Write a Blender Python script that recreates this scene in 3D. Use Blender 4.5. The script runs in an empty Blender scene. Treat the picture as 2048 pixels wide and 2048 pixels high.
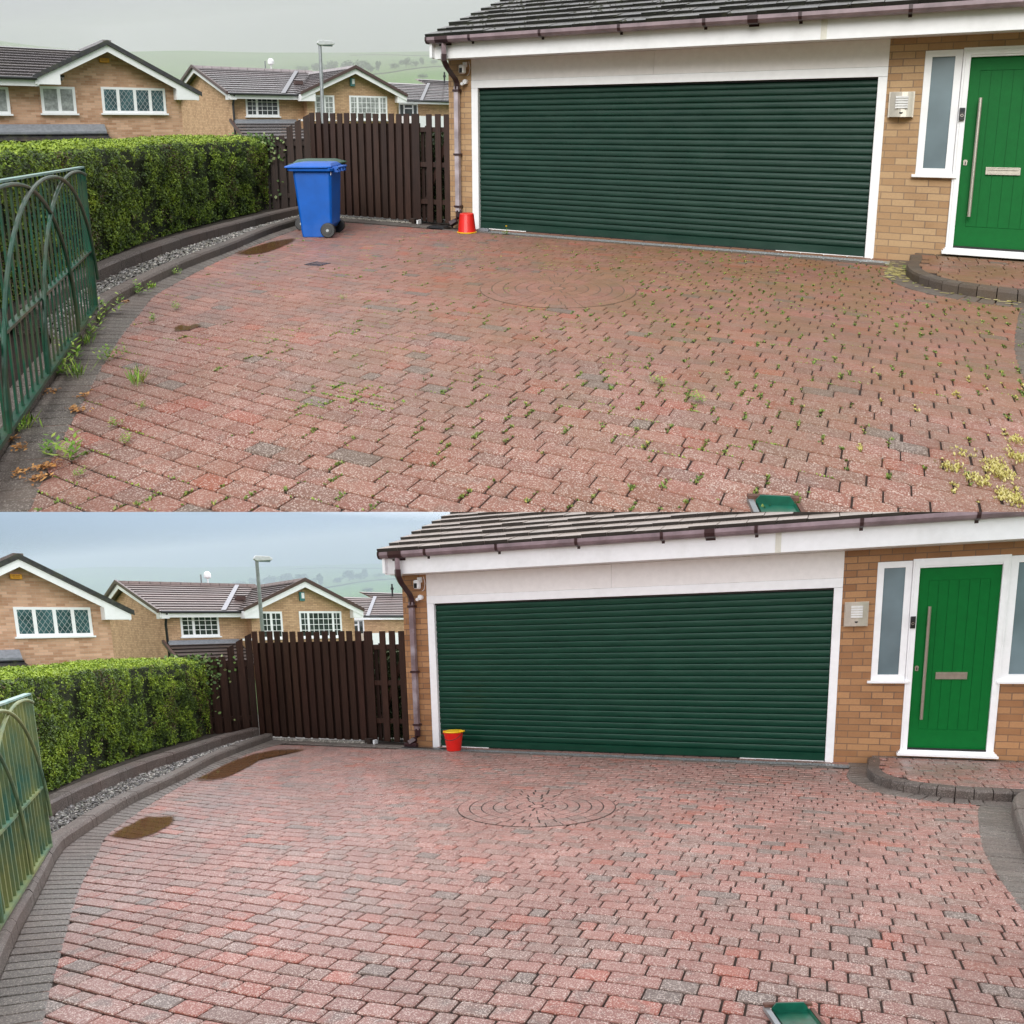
import bpy, bmesh, math, random
import numpy as np
from mathutils import Vector, Matrix

# ---------------------------------------------------------------- camera, sky, sun, exposure
SC = bpy.context.scene
COL = SC.collection
F = 800.0                                   # focal length in pixels of a 1024 picture
F0 = 735.0
CAMLOC = np.array([0.0, 0.0, 3.0])
# three vanishing directions (right, away, up) taken from image pixels; their axes shear each half about the camera
VPS = {1: ((-880, 126), (895, 123), (520, 4710), 256), 2: ((-1365, 675), (820, 625), (605, 4845), 768)}
HC = {1: 1.5, 2: 1.585}
ORI = {1: np.array([-5.257, 9.107, 0.0]), 2: np.array([-4.668 * 1.0567, 8.764 * 1.0567, 0.0])}
MC = {}
for _w, (_h, _d, _v, _py) in VPS.items():
    def _c(p, s):
        return s * np.array([p[0] - 512, p[1] - 512, F]) / np.linalg.norm([p[0] - 512, p[1] - _py, F0])
    MC[_w] = np.stack([_c(_h, -1), _c(_d, 1), _c(_v, -1)], 1)
_up = -(MC[1][:, 2] + MC[2][:, 2]); _up = _up * -1
_up = _up / np.linalg.norm(_up)             # up, in camera axes (x right, y down, z forward)
_fw = np.array([0, 0, 1.0]); _fw = _fw - (_fw @ _up) * _up; _fw /= np.linalg.norm(_fw)
_rt = np.cross(_fw, _up)
RCW = np.stack([_rt, _fw, _up], 0)          # camera axes -> world
cam_d = bpy.data.cameras.new('camera'); CAM = bpy.data.objects.new('camera', cam_d); COL.objects.link(CAM)
cam_d.sensor_width = 36.0; cam_d.lens = 36.0 * F / 1024.0; cam_d.clip_start = 0.05; cam_d.clip_end = 6000
_r = RCW @ np.array([1, 0, 0]); _u = RCW @ np.array([0, -1, 0]); _b = RCW @ np.array([0, 0, -1])
mw = Matrix.Identity(4)
for i in range(3):
    mw[i][0] = _r[i]; mw[i][1] = _u[i]; mw[i][2] = _b[i]; mw[i][3] = CAMLOC[i]
CAM.matrix_world = mw
SC.camera = CAM
CUP = Vector(_u)                            # camera up axis: the upper half is cut off at the image's middle row

SUN_EL, SUN_AZ = math.radians(30), math.radians(195)
world = bpy.data.worlds.new("World"); SC.world = world; world.use_nodes = True
wn = world.node_tree; wn.nodes.clear()
wo = wn.nodes.new('ShaderNodeOutputWorld'); bg = wn.nodes.new('ShaderNodeBackground'); bg2 = wn.nodes.new('ShaderNodeBackground')
sky = wn.nodes.new('ShaderNodeTexSky'); sky.sky_type = 'NISHITA'; sky.sun_disc = False
sky.sun_elevation = SUN_EL; sky.sun_rotation = SUN_AZ; sky.air_density = 2.0; sky.dust_density = 6.0
hs = wn.nodes.new('ShaderNodeHueSaturation'); hs.inputs['Saturation'].default_value = 0.25
tc = wn.nodes.new('ShaderNodeTexCoord'); sx = wn.nodes.new('ShaderNodeSeparateXYZ'); ab = wn.nodes.new('ShaderNodeMath'); ab.operation = 'ABSOLUTE'
cb = wn.nodes.new('ShaderNodeCombineXYZ'); rp = wn.nodes.new('ShaderNodeValToRGB')
wn.links.new(tc.outputs['Generated'], sx.inputs[0]); wn.links.new(sx.outputs['Z'], ab.inputs[0])
wn.links.new(sx.outputs['X'], cb.inputs[0]); wn.links.new(sx.outputs['Y'], cb.inputs[1]); wn.links.new(ab.outputs[0], cb.inputs[2])
wn.links.new(cb.outputs[0], sky.inputs[0])
cr = rp.color_ramp; cr.elements[0].position = 0.0; cr.elements[0].color = (0.385, 0.40, 0.42, 1)
cr.elements[1].position = 1.0; cr.elements[1].color = (1.20, 1.22, 1.26, 1)
e = cr.elements.new(0.27); e.color = (0.42, 0.435, 0.455, 1)
e = cr.elements.new(0.38); e.color = (0.455, 0.47, 0.495, 1)
e = cr.elements.new(0.6); e.color = (0.95, 0.97, 1.0, 1)
# faint cloud texture
nz = wn.nodes.new('ShaderNodeTexNoise'); nz.inputs['Scale'].default_value = 5.0; nz.inputs['Detail'].default_value = 4
mpw = wn.nodes.new('ShaderNodeMapping'); mpw.inputs['Scale'].default_value = (1, 1, 3.0)
wn.links.new(tc.outputs['Generated'], mpw.inputs[0]); wn.links.new(mpw.outputs[0], nz.inputs[0])
mr = wn.nodes.new('ShaderNodeMapRange'); mr.inputs[1].default_value = 0.3; mr.inputs[2].default_value = 0.7; mr.inputs[3].default_value = 0.95; mr.inputs[4].default_value = 1.05
wn.links.new(nz.outputs[0], mr.inputs[0])
wn.links.new(ab.outputs[0], rp.inputs[0]); wn.links.new(rp.outputs[0], bg.inputs[0]); wn.links.new(mr.outputs[0], bg.inputs[1])
wn.links.new(sky.outputs[0], hs.inputs['Color']); wn.links.new(hs.outputs[0], bg2.inputs[0]); bg2.inputs[1].default_value = 0.05
mx = wn.nodes.new('ShaderNodeMixShader'); mx.inputs[0].default_value = 0.12
wn.links.new(bg.outputs[0], mx.inputs[1]); wn.links.new(bg2.outputs[0], mx.inputs[2]); wn.links.new(mx.outputs[0], wo.inputs[0])

sl = bpy.data.lights.new('sun', 'SUN'); sl.energy = 1.5; sl.angle = math.radians(40); sl.color = (1, 0.97, 0.93)
so = bpy.data.objects.new('sun', sl); COL.objects.link(so)
sd = Vector((math.sin(SUN_AZ) * math.cos(SUN_EL), math.cos(SUN_AZ) * math.cos(SUN_EL), math.sin(SUN_EL)))
so.rotation_euler = (-sd).to_track_quat('-Z', 'Y').to_euler(); so.location = (0, -20, 40)

SC.view_settings.view_transform = 'Standard'; SC.view_settings.look = 'None'
SC.view_settings.exposure = 0.55; SC.view_settings.gamma = 1.0
SC.render.engine = 'CYCLES'
try:
    SC.cycles.use_denoising = True; SC.cycles.max_bounces = 6; SC.cycles.volume_bounces = 1
    SC.cycles.sample_clamp_indirect = 4.0
except Exception: pass

# ---------------------------------------------------------------- frames (where a piece stands)
class Fr:
    def __init__(s, w, o=(0, 0, 0), th=0.0):
        s.w, s.o, s.th = w, np.array(o, float), th
        c, n = math.cos(th), math.sin(th)
        s.R = np.array([[c, -n, 0], [n, c, 0], [0, 0, 1.0]])
    def house(s, q): return np.asarray(q, float) @ s.R.T + s.o
    def bl(s, q):
        p = s.house(q) + ORI[s.w] - np.array([0, 0, HC[s.w]])
        return p @ (RCW @ MC[s.w]).T + CAMLOC
    def sub(s, o, th=0.0): return Fr(s.w, s.house(o), s.th + th)
    def ray(s, px, py):
        r = np.linalg.solve(MC[s.w], np.array([px / 2 - 512, py / 2 - 512, F])) @ s.R
        c = (np.array([0, 0, HC[s.w]]) - ORI[s.w] - s.o) @ s.R
        return c, r
    def pix(s, px, py, axis, val):           # point seen at a pixel of the 2048 photograph, on a plane of this frame
        c, r = s.ray(px, py); t = (val - c[axis]) / r[axis]; return c + t * r
    def proj(s, q):
        p = MC[s.w] @ (s.house(q) + ORI[s.w] - np.array([0, 0, HC[s.w]]))
        return (p[0] / p[2] * F + 512) * 2, (p[1] / p[2] * F + 512) * 2

def link(o, parent):
    COL.objects.link(o)
    if parent is not None: o.parent = parent
    return o
def thing(name, label, cat, fr, base=(0, 0, 0), group=None):
    o = bpy.data.objects.new(name, None); COL.objects.link(o); o.empty_display_size = 0.2
    o.location = tuple(fr.bl(np.array(base))); o['label'] = label; o['category'] = cat
    if group: o['group'] = group
    return o
def kind(o, k): o['kind'] = k; return o

class MB:
    """collects faces in frame coordinates; build() links them as one mesh object"""
    def __init__(s): s.v = []; s.f = []; s.c = []; s.col = (1, 1, 1)
    def add(s, vs, fs, col=None):
        n = len(s.v); s.v.extend([tuple(map(float, p)) for p in vs]); col = col or s.col
        for f in fs: s.f.append(tuple(n + i for i in f)); s.c.append(col)
        return s
    def box(s, x0, x1, y0, y1, z0, z1, col=None):
        v = [(x0, y0, z0), (x1, y0, z0), (x1, y1, z0), (x0, y1, z0), (x0, y0, z1), (x1, y0, z1), (x1, y1, z1), (x0, y1, z1)]
        return s.add(v, [(0, 3, 2, 1), (4, 5, 6, 7), (0, 1, 5, 4), (1, 2, 6, 5), (2, 3, 7, 6), (3, 0, 4, 7)], col)
    def hexa(s, v, col=None):
        return s.add(v, [(0, 3, 2, 1), (4, 5, 6, 7), (0, 1, 5, 4), (1, 2, 6, 5), (2, 3, 7, 6), (3, 0, 4, 7)], col)
    def prism(s, poly, a0, a1, axis=1, col=None):
        """poly of 2-D points extruded along axis (1: poly is x,z ; 0: poly is y,z ; 2: poly is x,y)"""
        def P(p, a):
            return (p[0], a, p[1]) if axis == 1 else ((a, p[0], p[1]) if axis == 0 else (p[0], p[1], a))
        n = len(poly); v = [P(p, a0) for p in poly] + [P(p, a1) for p in poly]
        f = [tuple(range(n)), tuple(range(2 * n - 1, n - 1, -1))] + [(i, i + n, (i + 1) % n + n, (i + 1) % n) for i in range(n)]
        return s.add(v, f, col)
    def tube(s, path, r, n=8, col=None, cap=True):
        path = [np.array(p, float) for p in path]; rings = []
        rr = r if hasattr(r, '__len__') else [r] * len(path)
        for i, p in enumerate(path):
            t = path[min(i + 1, len(path) - 1)] - path[max(i - 1, 0)]; t /= (np.linalg.norm(t) + 1e-9)
            a = np.array([0, 0, 1.0]) if abs(t[2]) < 0.9 else np.array([0, 1.0, 0])
            u = np.cross(t, a); u /= np.linalg.norm(u); w = np.cross(t, u)
            rings.append([p + rr[i] * (math.cos(k * 2 * math.pi / n) * u + math.sin(k * 2 * math.pi / n) * w) for k in range(n)])
        v = [q for rg in rings for q in rg]; f = []
        for i in range(len(path) - 1):
            for k in range(n): f.append((i * n + k, i * n + (k + 1) % n, (i + 1) * n + (k + 1) % n, (i + 1) * n + k))
        if cap: f.append(tuple(range(n))[::-1]); f.append(tuple(range((len(path) - 1) * n, len(path) * n)))
        return s.add(v, f, col)
    def lathe(s, prof, c=(0, 0, 0), n=24, col=None):
        v = []; f = []
        for r, z in prof:
            for k in range(n):
                a = 2 * math.pi * k / n; v.append((c[0] + r * math.cos(a), c[1] + r * math.sin(a), c[2] + z))
        for i in range(len(prof) - 1):
            for k in range(n): f.append((i * n + k, i * n + (k + 1) % n, (i + 1) * n + (k + 1) % n, (i + 1) * n + k))
        f.append(tuple(range(n))[::-1]); f.append(tuple(range((len(prof) - 1) * n, len(prof) * n)))
        return s.add(v, f, col)
    def build(s, name, mat, fr, parent=None, smooth=False, bevel=0, cut=False, recalc=True):
        me = bpy.data.meshes.new(name)
        q = np.array(s.v); w = fr.bl(q)
        off = np.array(parent_origin(parent)) if parent is not None else w.mean(0)
        if parent is None and not cut: off = w.min(0) * 0 + w.mean(0)
        me.from_pydata([tuple(p) for p in (w - off)], [], s.f)
        at = me.attributes.new('loc', 'FLOAT_VECTOR', 'POINT'); at.data.foreach_set('vector', q.astype(np.float32).ravel())
        ca = me.attributes.new('tint', 'FLOAT_COLOR', 'FACE' if False else 'CORNER')
        cc = []
        for f, c in zip(s.f, s.c): cc.extend(list(c[:3]) + [1.0] for _ in f)
        ca.data.foreach_set('color', np.array(cc, np.float32).ravel())
        if recalc or cut:
            bm = bmesh.new(); bm.from_mesh(me)
            if recalc: bmesh.ops.recalc_face_normals(bm, faces=bm.faces)
            if cut:
                bmesh.ops.bisect_plane(bm, geom=bm.verts[:] + bm.edges[:] + bm.faces[:], plane_co=Vector(CAMLOC - off) + CUP * 0.0004, plane_no=CUP, clear_inner=True)
            bm.to_mesh(me); bm.free()
        o = bpy.data.objects.new(name, me); link(o, parent)
        if parent is None: o.location = tuple(off)
        ms = mat if isinstance(mat, (list, tuple)) else [mat]
        for m in ms: me.materials.append(m)
        if smooth:
            for p in me.polygons: p.use_smooth = True
        if bevel:
            b = o.modifiers.new('bevel', 'BEVEL'); b.width = bevel; b.segments = 2; b.limit_method = 'ANGLE'
        return o
def parent_origin(p):
    while p.parent is not None: p = p.parent
    return p.location

def mesh_np(name, mat, fr, parent, verts, faces_n, nper, tint, loc=None, cut=False):
    """fast mesh from numpy: verts (N,3) in frame coords, every face has nper own vertices"""
    w = fr.bl(verts)
    if cut:
        d = (w - CAMLOC) @ np.array(CUP)
        keep = (d.reshape(faces_n, nper) > 0.002).all(1)
        w = w.reshape(faces_n, nper, 3)[keep].reshape(-1, 3); verts = verts.reshape(faces_n, nper, 3)[keep].reshape(-1, 3)
        tint = tint[keep]; faces_n = int(keep.sum())
    off = np.array(parent_origin(parent)) if parent is not None else w.mean(0)
    me = bpy.data.meshes.new(name); me.vertices.add(len(w)); me.vertices.foreach_set('co', (w - off).astype(np.float32).ravel())
    me.loops.add(faces_n * nper); me.loops.foreach_set('vertex_index', np.arange(faces_n * nper, dtype=np.int32))
    me.polygons.add(faces_n); me.polygons.foreach_set('loop_start', np.arange(0, faces_n * nper, nper, dtype=np.int32))
    me.polygons.foreach_set('loop_total', np.full(faces_n, nper, np.int32)); me.update(calc_edges=True)
    at = me.attributes.new('loc', 'FLOAT_VECTOR', 'POINT'); at.data.foreach_set('vector', verts.astype(np.float32).ravel())
    ca = me.attributes.new('tint', 'FLOAT_COLOR', 'CORNER')
    ca.data.foreach_set('color', np.concatenate([np.repeat(tint, nper, 0), np.ones((faces_n * nper, 1))], 1).astype(np.float32).ravel())
    o = bpy.data.objects.new(name, me); link(o, parent)
    if parent is None: o.location = tuple(off)
    me.materials.append(mat); return o

# ---------------------------------------------------------------- materials
class N:
    def __init__(s, name):
        s.m = bpy.data.materials.new(name); s.m.use_nodes = True; s.t = s.m.node_tree; s.t.nodes.clear()
        s.out = s.t.nodes.new('ShaderNodeOutputMaterial'); s.p = s.t.nodes.new('ShaderNodeBsdfPrincipled')
        s.t.links.new(s.p.outputs[0], s.out.inputs[0])
    def n(s, ty, **k):
        o = s.t.nodes.new(ty)
        for a, b in k.items(): setattr(o, a, b)
        return o
    def l(s, a, b): s.t.links.new(a, b)
    def setin(s, i, v):
        if isinstance(v, bpy.types.NodeSocket): s.l(v, i)
        elif isinstance(v, (tuple, list)) and len(v) == 3 and i.type == 'RGBA': i.default_value = (*v, 1)
        else: i.default_value = v
    def loc(s):
        a = s.n('ShaderNodeAttribute', attribute_name='loc'); return a.outputs['Vector']
    def tint(s):
        a = s.n('ShaderNodeAttribute', attribute_name='tint'); return a.outputs['Color']
    def map(s, v, scale=(1, 1, 1), rot=(0, 0, 0), off=(0, 0, 0)):
        m = s.n('ShaderNodeMapping'); s.l(v, m.inputs[0]); m.inputs['Scale'].default_value = scale; m.inputs['Rotation'].default_value = rot; m.inputs['Location'].default_value = off
        return m.outputs[0]
    def noise(s, v, scale, detail=3, rough=0.55):
        m = s.n('ShaderNodeTexNoise'); s.l(v, m.inputs['Vector']); m.inputs['Scale'].default_value = scale; m.inputs['Detail'].default_value = detail; m.inputs['Roughness'].default_value = rough
        return m.outputs[0]
    def rng(s, v, a, b, c=0.0, d=1.0):
        m = s.n('ShaderNodeMapRange'); s.l(v, m.inputs[0])
        for i, x in enumerate((a, b, c, d)): m.inputs[i + 1].default_value = x
        return m.outputs[0]
    def mix(s, f, a, b, mode='MIX'):
        m = s.n('ShaderNodeMix', data_type='RGBA', blend_type=mode); s.setin(m.inputs[0], f); s.setin(m.inputs[6], a); s.setin(m.inputs[7], b)
        return m.outputs[2]
    def math(s, op, a, b=0.0):
        m = s.n('ShaderNodeMath', operation=op); s.setin(m.inputs[0], a); s.setin(m.inputs[1], b); return m.outputs[0]
    def bump(s, h, st=0.3, dist=0.01):
        m = s.n('ShaderNodeBump'); m.inputs['Strength'].default_value = st; m.inputs['Distance'].default_value = dist; s.l(h, m.inputs['Height']); s.l(m.outputs[0], s.p.inputs['Normal'])
    def fin(s, col, rough=0.5, metal=0.0, spec=0.5, **k):
        s.setin(s.p.inputs['Base Color'], col); s.setin(s.p.inputs['Roughness'], rough); s.setin(s.p.inputs['Metallic'], metal)
        s.setin(s.p.inputs['Specular IOR Level'], spec)
        for a, b in k.items(): s.setin(s.p.inputs[a.replace('_', ' ')], b)
        return s.m

MATS = {}
def plain(name, col, rough=0.5, metal=0.0, var=0.12, scale=12.0, spec=0.5, bump=0.0, dirt=None, dirt_amt=0.5, dlo=0.5, dhi=0.72):
    if name in MATS: return MATS[name]
    a = N(name); v = a.loc(); f = a.noise(v, scale, 4)
    c = a.mix(a.rng(f, 0.3, 0.7), tuple(x * (1 - var) for x in col), tuple(min(1, x * (1 + var)) for x in col))
    if dirt:
        g = a.noise(v, 2.3, 5, 0.65); c = a.mix(a.rng(g, dlo, dhi, 0, dirt_amt), c, dirt)
    if bump: a.bump(a.noise(v, scale * 6, 3), bump, 0.005)
    MATS[name] = a.fin(c, rough, metal, spec); return MATS[name]

def brick_mat(name, c1, c2, mort, speck=0.25, wet=0.0, low=None):
    a = N(name); v = a.loc(); sp = a.n('ShaderNodeSeparateXYZ'); a.l(v, sp.inputs[0])
    cb = a.n('ShaderNodeCombineXYZ'); a.l(a.math('ADD', sp.outputs[0], sp.outputs[1]), cb.inputs[0]); a.l(sp.outputs[2], cb.inputs[1])
    b = a.n('ShaderNodeTexBrick'); a.l(cb.outputs[0], b.inputs[0])
    b.inputs['Scale'].default_value = 1.0; b.inputs['Mortar Size'].default_value = 0.0052; b.inputs['Mortar Smooth'].default_value = 0.2; b.inputs['Brick Width'].default_value = 0.225; b.inputs['Row Height'].default_value = 0.075; b.inputs['Bias'].default_value = 0.0
    b.inputs['Color1'].default_value = (*c1, 1); b.inputs['Color2'].default_value = (*c2, 1); b.inputs['Mortar'].default_value = (*mort, 1)
    n1 = a.noise(v, 45, 4, 0.7); c = a.mix(a.rng(n1, 0.35, 0.75, 0, speck), b.outputs[0], tuple(x * 0.45 for x in c2))
    n2 = a.noise(v, 1.7, 3); c = a.mix(a.rng(n2, 0.35, 0.7, 0, 0.35), c, tuple(x * 1.15 for x in c1))
    h = a.math('ADD', a.math('MULTIPLY', b.outputs[1], -1.0), a.math('MULTIPLY', n1, 0.25))
    a.bump(h, 0.6, 0.008)
    return a.fin(c, 0.85 - wet, 0, 0.3)

GREYMIX = {'1': 0.35, '2': 0.65}; CHIP = {'1': 0.68, '2': 0.66}
def paver_mat(name, sheen, green, grey=False):
    a = N(name); v = a.loc(); t = a.tint()
    n1 = a.noise(v, 220, 2, 0.6)
    def chips(sc, lo, hi, thr):
        vo = a.n('ShaderNodeTexVoronoi'); a.l(v, vo.inputs['Vector']); vo.inputs['Scale'].default_value = sc; vo.inputs['Randomness'].default_value = 1.0
        sx_ = a.n('ShaderNodeSeparateXYZ'); a.l(vo.outputs['Color'], sx_.inputs[0])
        return a.math('MULTIPLY', a.rng(vo.outputs['Distance'], lo, hi, 1.0, 0.0), a.rng(sx_.outputs[0], thr, thr + 0.3, 0.0, 1.0))
    sp = a.math('MAXIMUM', chips(88, 0.22, 0.46, 0.48), chips(160, 0.25, 0.60, 0.42))
    wear = a.noise(v, 4.5, 4, 0.65); sp = a.math('MULTIPLY', sp, a.rng(wear, 0.3, 0.7, 0.45, 1.0))
    # firing marks: part of a block greyer than the rest
    c0 = t if grey else a.mix(a.rng(a.noise(v, 7.5, 2, 0.5), 0.56, 0.70, 0.0, GREYMIX[name[-1]]), t, (0.155, 0.122, 0.105))
    c = a.mix(a.rng(n1, 0.3, 0.7, 0.0, 0.55), c0, (0.06, 0.036, 0.03))
    if name[-1] == '1':
        px_ = a.n('ShaderNodeSeparateXYZ'); a.l(v, px_.inputs[0]); sp = a.math('MULTIPLY', sp, a.rng(px_.outputs[1], -5.6, -3.2, 1.0, 0.25))
    c = a.mix(a.math('MULTIPLY', sp, 0.35 if grey else CHIP[name[-1]]), c, (0.90, 0.78, 0.70))
    big = a.noise(v, 1.1, 4, 0.6)
    c = a.mix(a.rng(big, 0.45, 0.75, 0, 0.45), c, (0.13, 0.078, 0.062))
    if green: # moss film where the damp side by the garage is
        pm = a.n('ShaderNodeSeparateXYZ'); a.l(v, pm.inputs[0])
        gx = a.math('MULTIPLY', a.rng(pm.outputs[0], -0.5, 2.6), a.rng(pm.outputs[1], -7.0, -2.0, 0.25, 1.0))
        gg = a.math('MULTIPLY', gx, a.rng(a.noise(v, 1.9, 5, 0.65), 0.30, 0.60))
        c = a.mix(a.math('MULTIPLY', gg, green), c, (0.175, 0.108, 0.034))
    if not grey:   # damp staining on the low side; grey wet sheen painted into the colour
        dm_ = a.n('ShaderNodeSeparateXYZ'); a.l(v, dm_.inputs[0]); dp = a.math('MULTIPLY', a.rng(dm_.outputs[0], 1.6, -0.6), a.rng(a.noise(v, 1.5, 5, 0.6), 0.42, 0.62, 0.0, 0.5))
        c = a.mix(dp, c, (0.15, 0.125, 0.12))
    wetn = a.noise(v, 0.8, 3)
    a.bump(a.noise(v, 160, 3, 0.7), 0.35, 0.003)
    return a.fin(c, a.rng(wetn, 0.35, 0.65, sheen, sheen + 0.25), 0, 0.45)

def leaf_mat(name):
    a = N(name); return a.fin(a.tint(), 0.55, 0, 0.35)
def tint_mat(name, rough=0.7, spec=0.4, nvar=0.25, scale=40, bump=0.0, metal=0.0):
    a = N(name); v = a.loc(); c = a.mix(a.rng(a.noise(v, scale, 3), 0.3, 0.7, 0, nvar), a.tint(), (0.03, 0.025, 0.02))
    if bump: a.bump(a.noise(v, scale * 3, 3), bump, 0.004)
    return a.fin(c, rough, metal, spec)
def tile_mat(name, c1, c2, moss, moss_amt, rough, width=0.33):
    a = N(name); v = a.loc(); f = a.noise(v, 9, 5, 0.65)
    sp = a.n('ShaderNodeSeparateXYZ'); a.l(v, sp.inputs[0])
    c = a.mix(a.rng(f, 0.35, 0.68), c1, c2)
    c = a.mix(1.0, c, a.tint(), 'MULTIPLY')
    g = a.noise(v, 4.0, 6, 0.75); c = a.mix(a.rng(g, 0.5, 0.66, 0, moss_amt), c, moss)
    a.bump(a.noise(v, 60, 4), 0.3, 0.004)
    return a.fin(c, rough, 0, 0.5)
def wood_mat(name, c):
    a = N(name); v = a.map(a.loc(), (14, 14, 0.8)); f = a.noise(v, 5, 5, 0.6)
    cc = a.mix(a.rng(f, 0.3, 0.72), tuple(x * 0.6 for x in c), tuple(x * 1.6 for x in c))
    cc = a.mix(1.0, cc, a.tint(), 'MULTIPLY')
    a.bump(f, 0.25, 0.003); return a.fin(cc, 0.5, 0, 0.4)
def water_mat(name, c):
    a = N(name); a.bump(a.noise(a.loc(), 14, 2), 0.03, 0.002); m = a.fin(c, 0.05, 0, 0.5)
    tr = a.n('ShaderNodeBsdfTransparent'); mx = a.n('ShaderNodeMixShader')
    e = a.math('ADD', a.tint(), a.math('MULTIPLY', a.math('SUBTRACT', a.noise(a.loc(), 16, 4, 0.7), 0.5), 0.9))
    a.l(a.rng(e, 0.15, 0.9, 0.0, 0.78), mx.inputs[0]); a.l(tr.outputs[0], mx.inputs[1]); a.l(a.p.outputs[0], mx.inputs[2]); a.l(mx.outputs[0], a.out.inputs[0])
    return m
def glass_mat(name, c, rough=0.12, var=0.35, scale=1.5):
    a = N(name); f = a.noise(a.loc(), scale, 4); cc = a.mix(a.rng(f, 0.3, 0.7), tuple(x * (1 - var) for x in c), tuple(x * (1 + var) for x in c))
    return a.fin(cc, rough, 0, 0.6)
def diamond_glass(name, c):
    a = N(name); v = a.loc(); sp = a.n('ShaderNodeSeparateXYZ'); a.l(v, sp.inputs[0])
    def ln(sgn):
        q = a.math('ADD', a.math('MULTIPLY', sp.outputs[0], 7.5), a.math('MULTIPLY', sp.outputs[2], sgn * 5.0))
        fr_ = a.math('FRACT', q); d = a.math('ABSOLUTE', a.math('SUBTRACT', fr_, 0.5)); return a.math('LESS_THAN', d, 0.055)
    m = a.math('MAXIMUM', ln(1), ln(-1)); f = a.noise(v, 1.6, 3)
    cc = a.mix(a.rng(f, 0.35, 0.65), tuple(x * 0.6 for x in c), tuple(x * 1.7 for x in c))
    cc = a.mix(m, cc, (0.33, 0.36, 0.37)); return a.fin(cc, 0.2, 0, 0.6)

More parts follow.
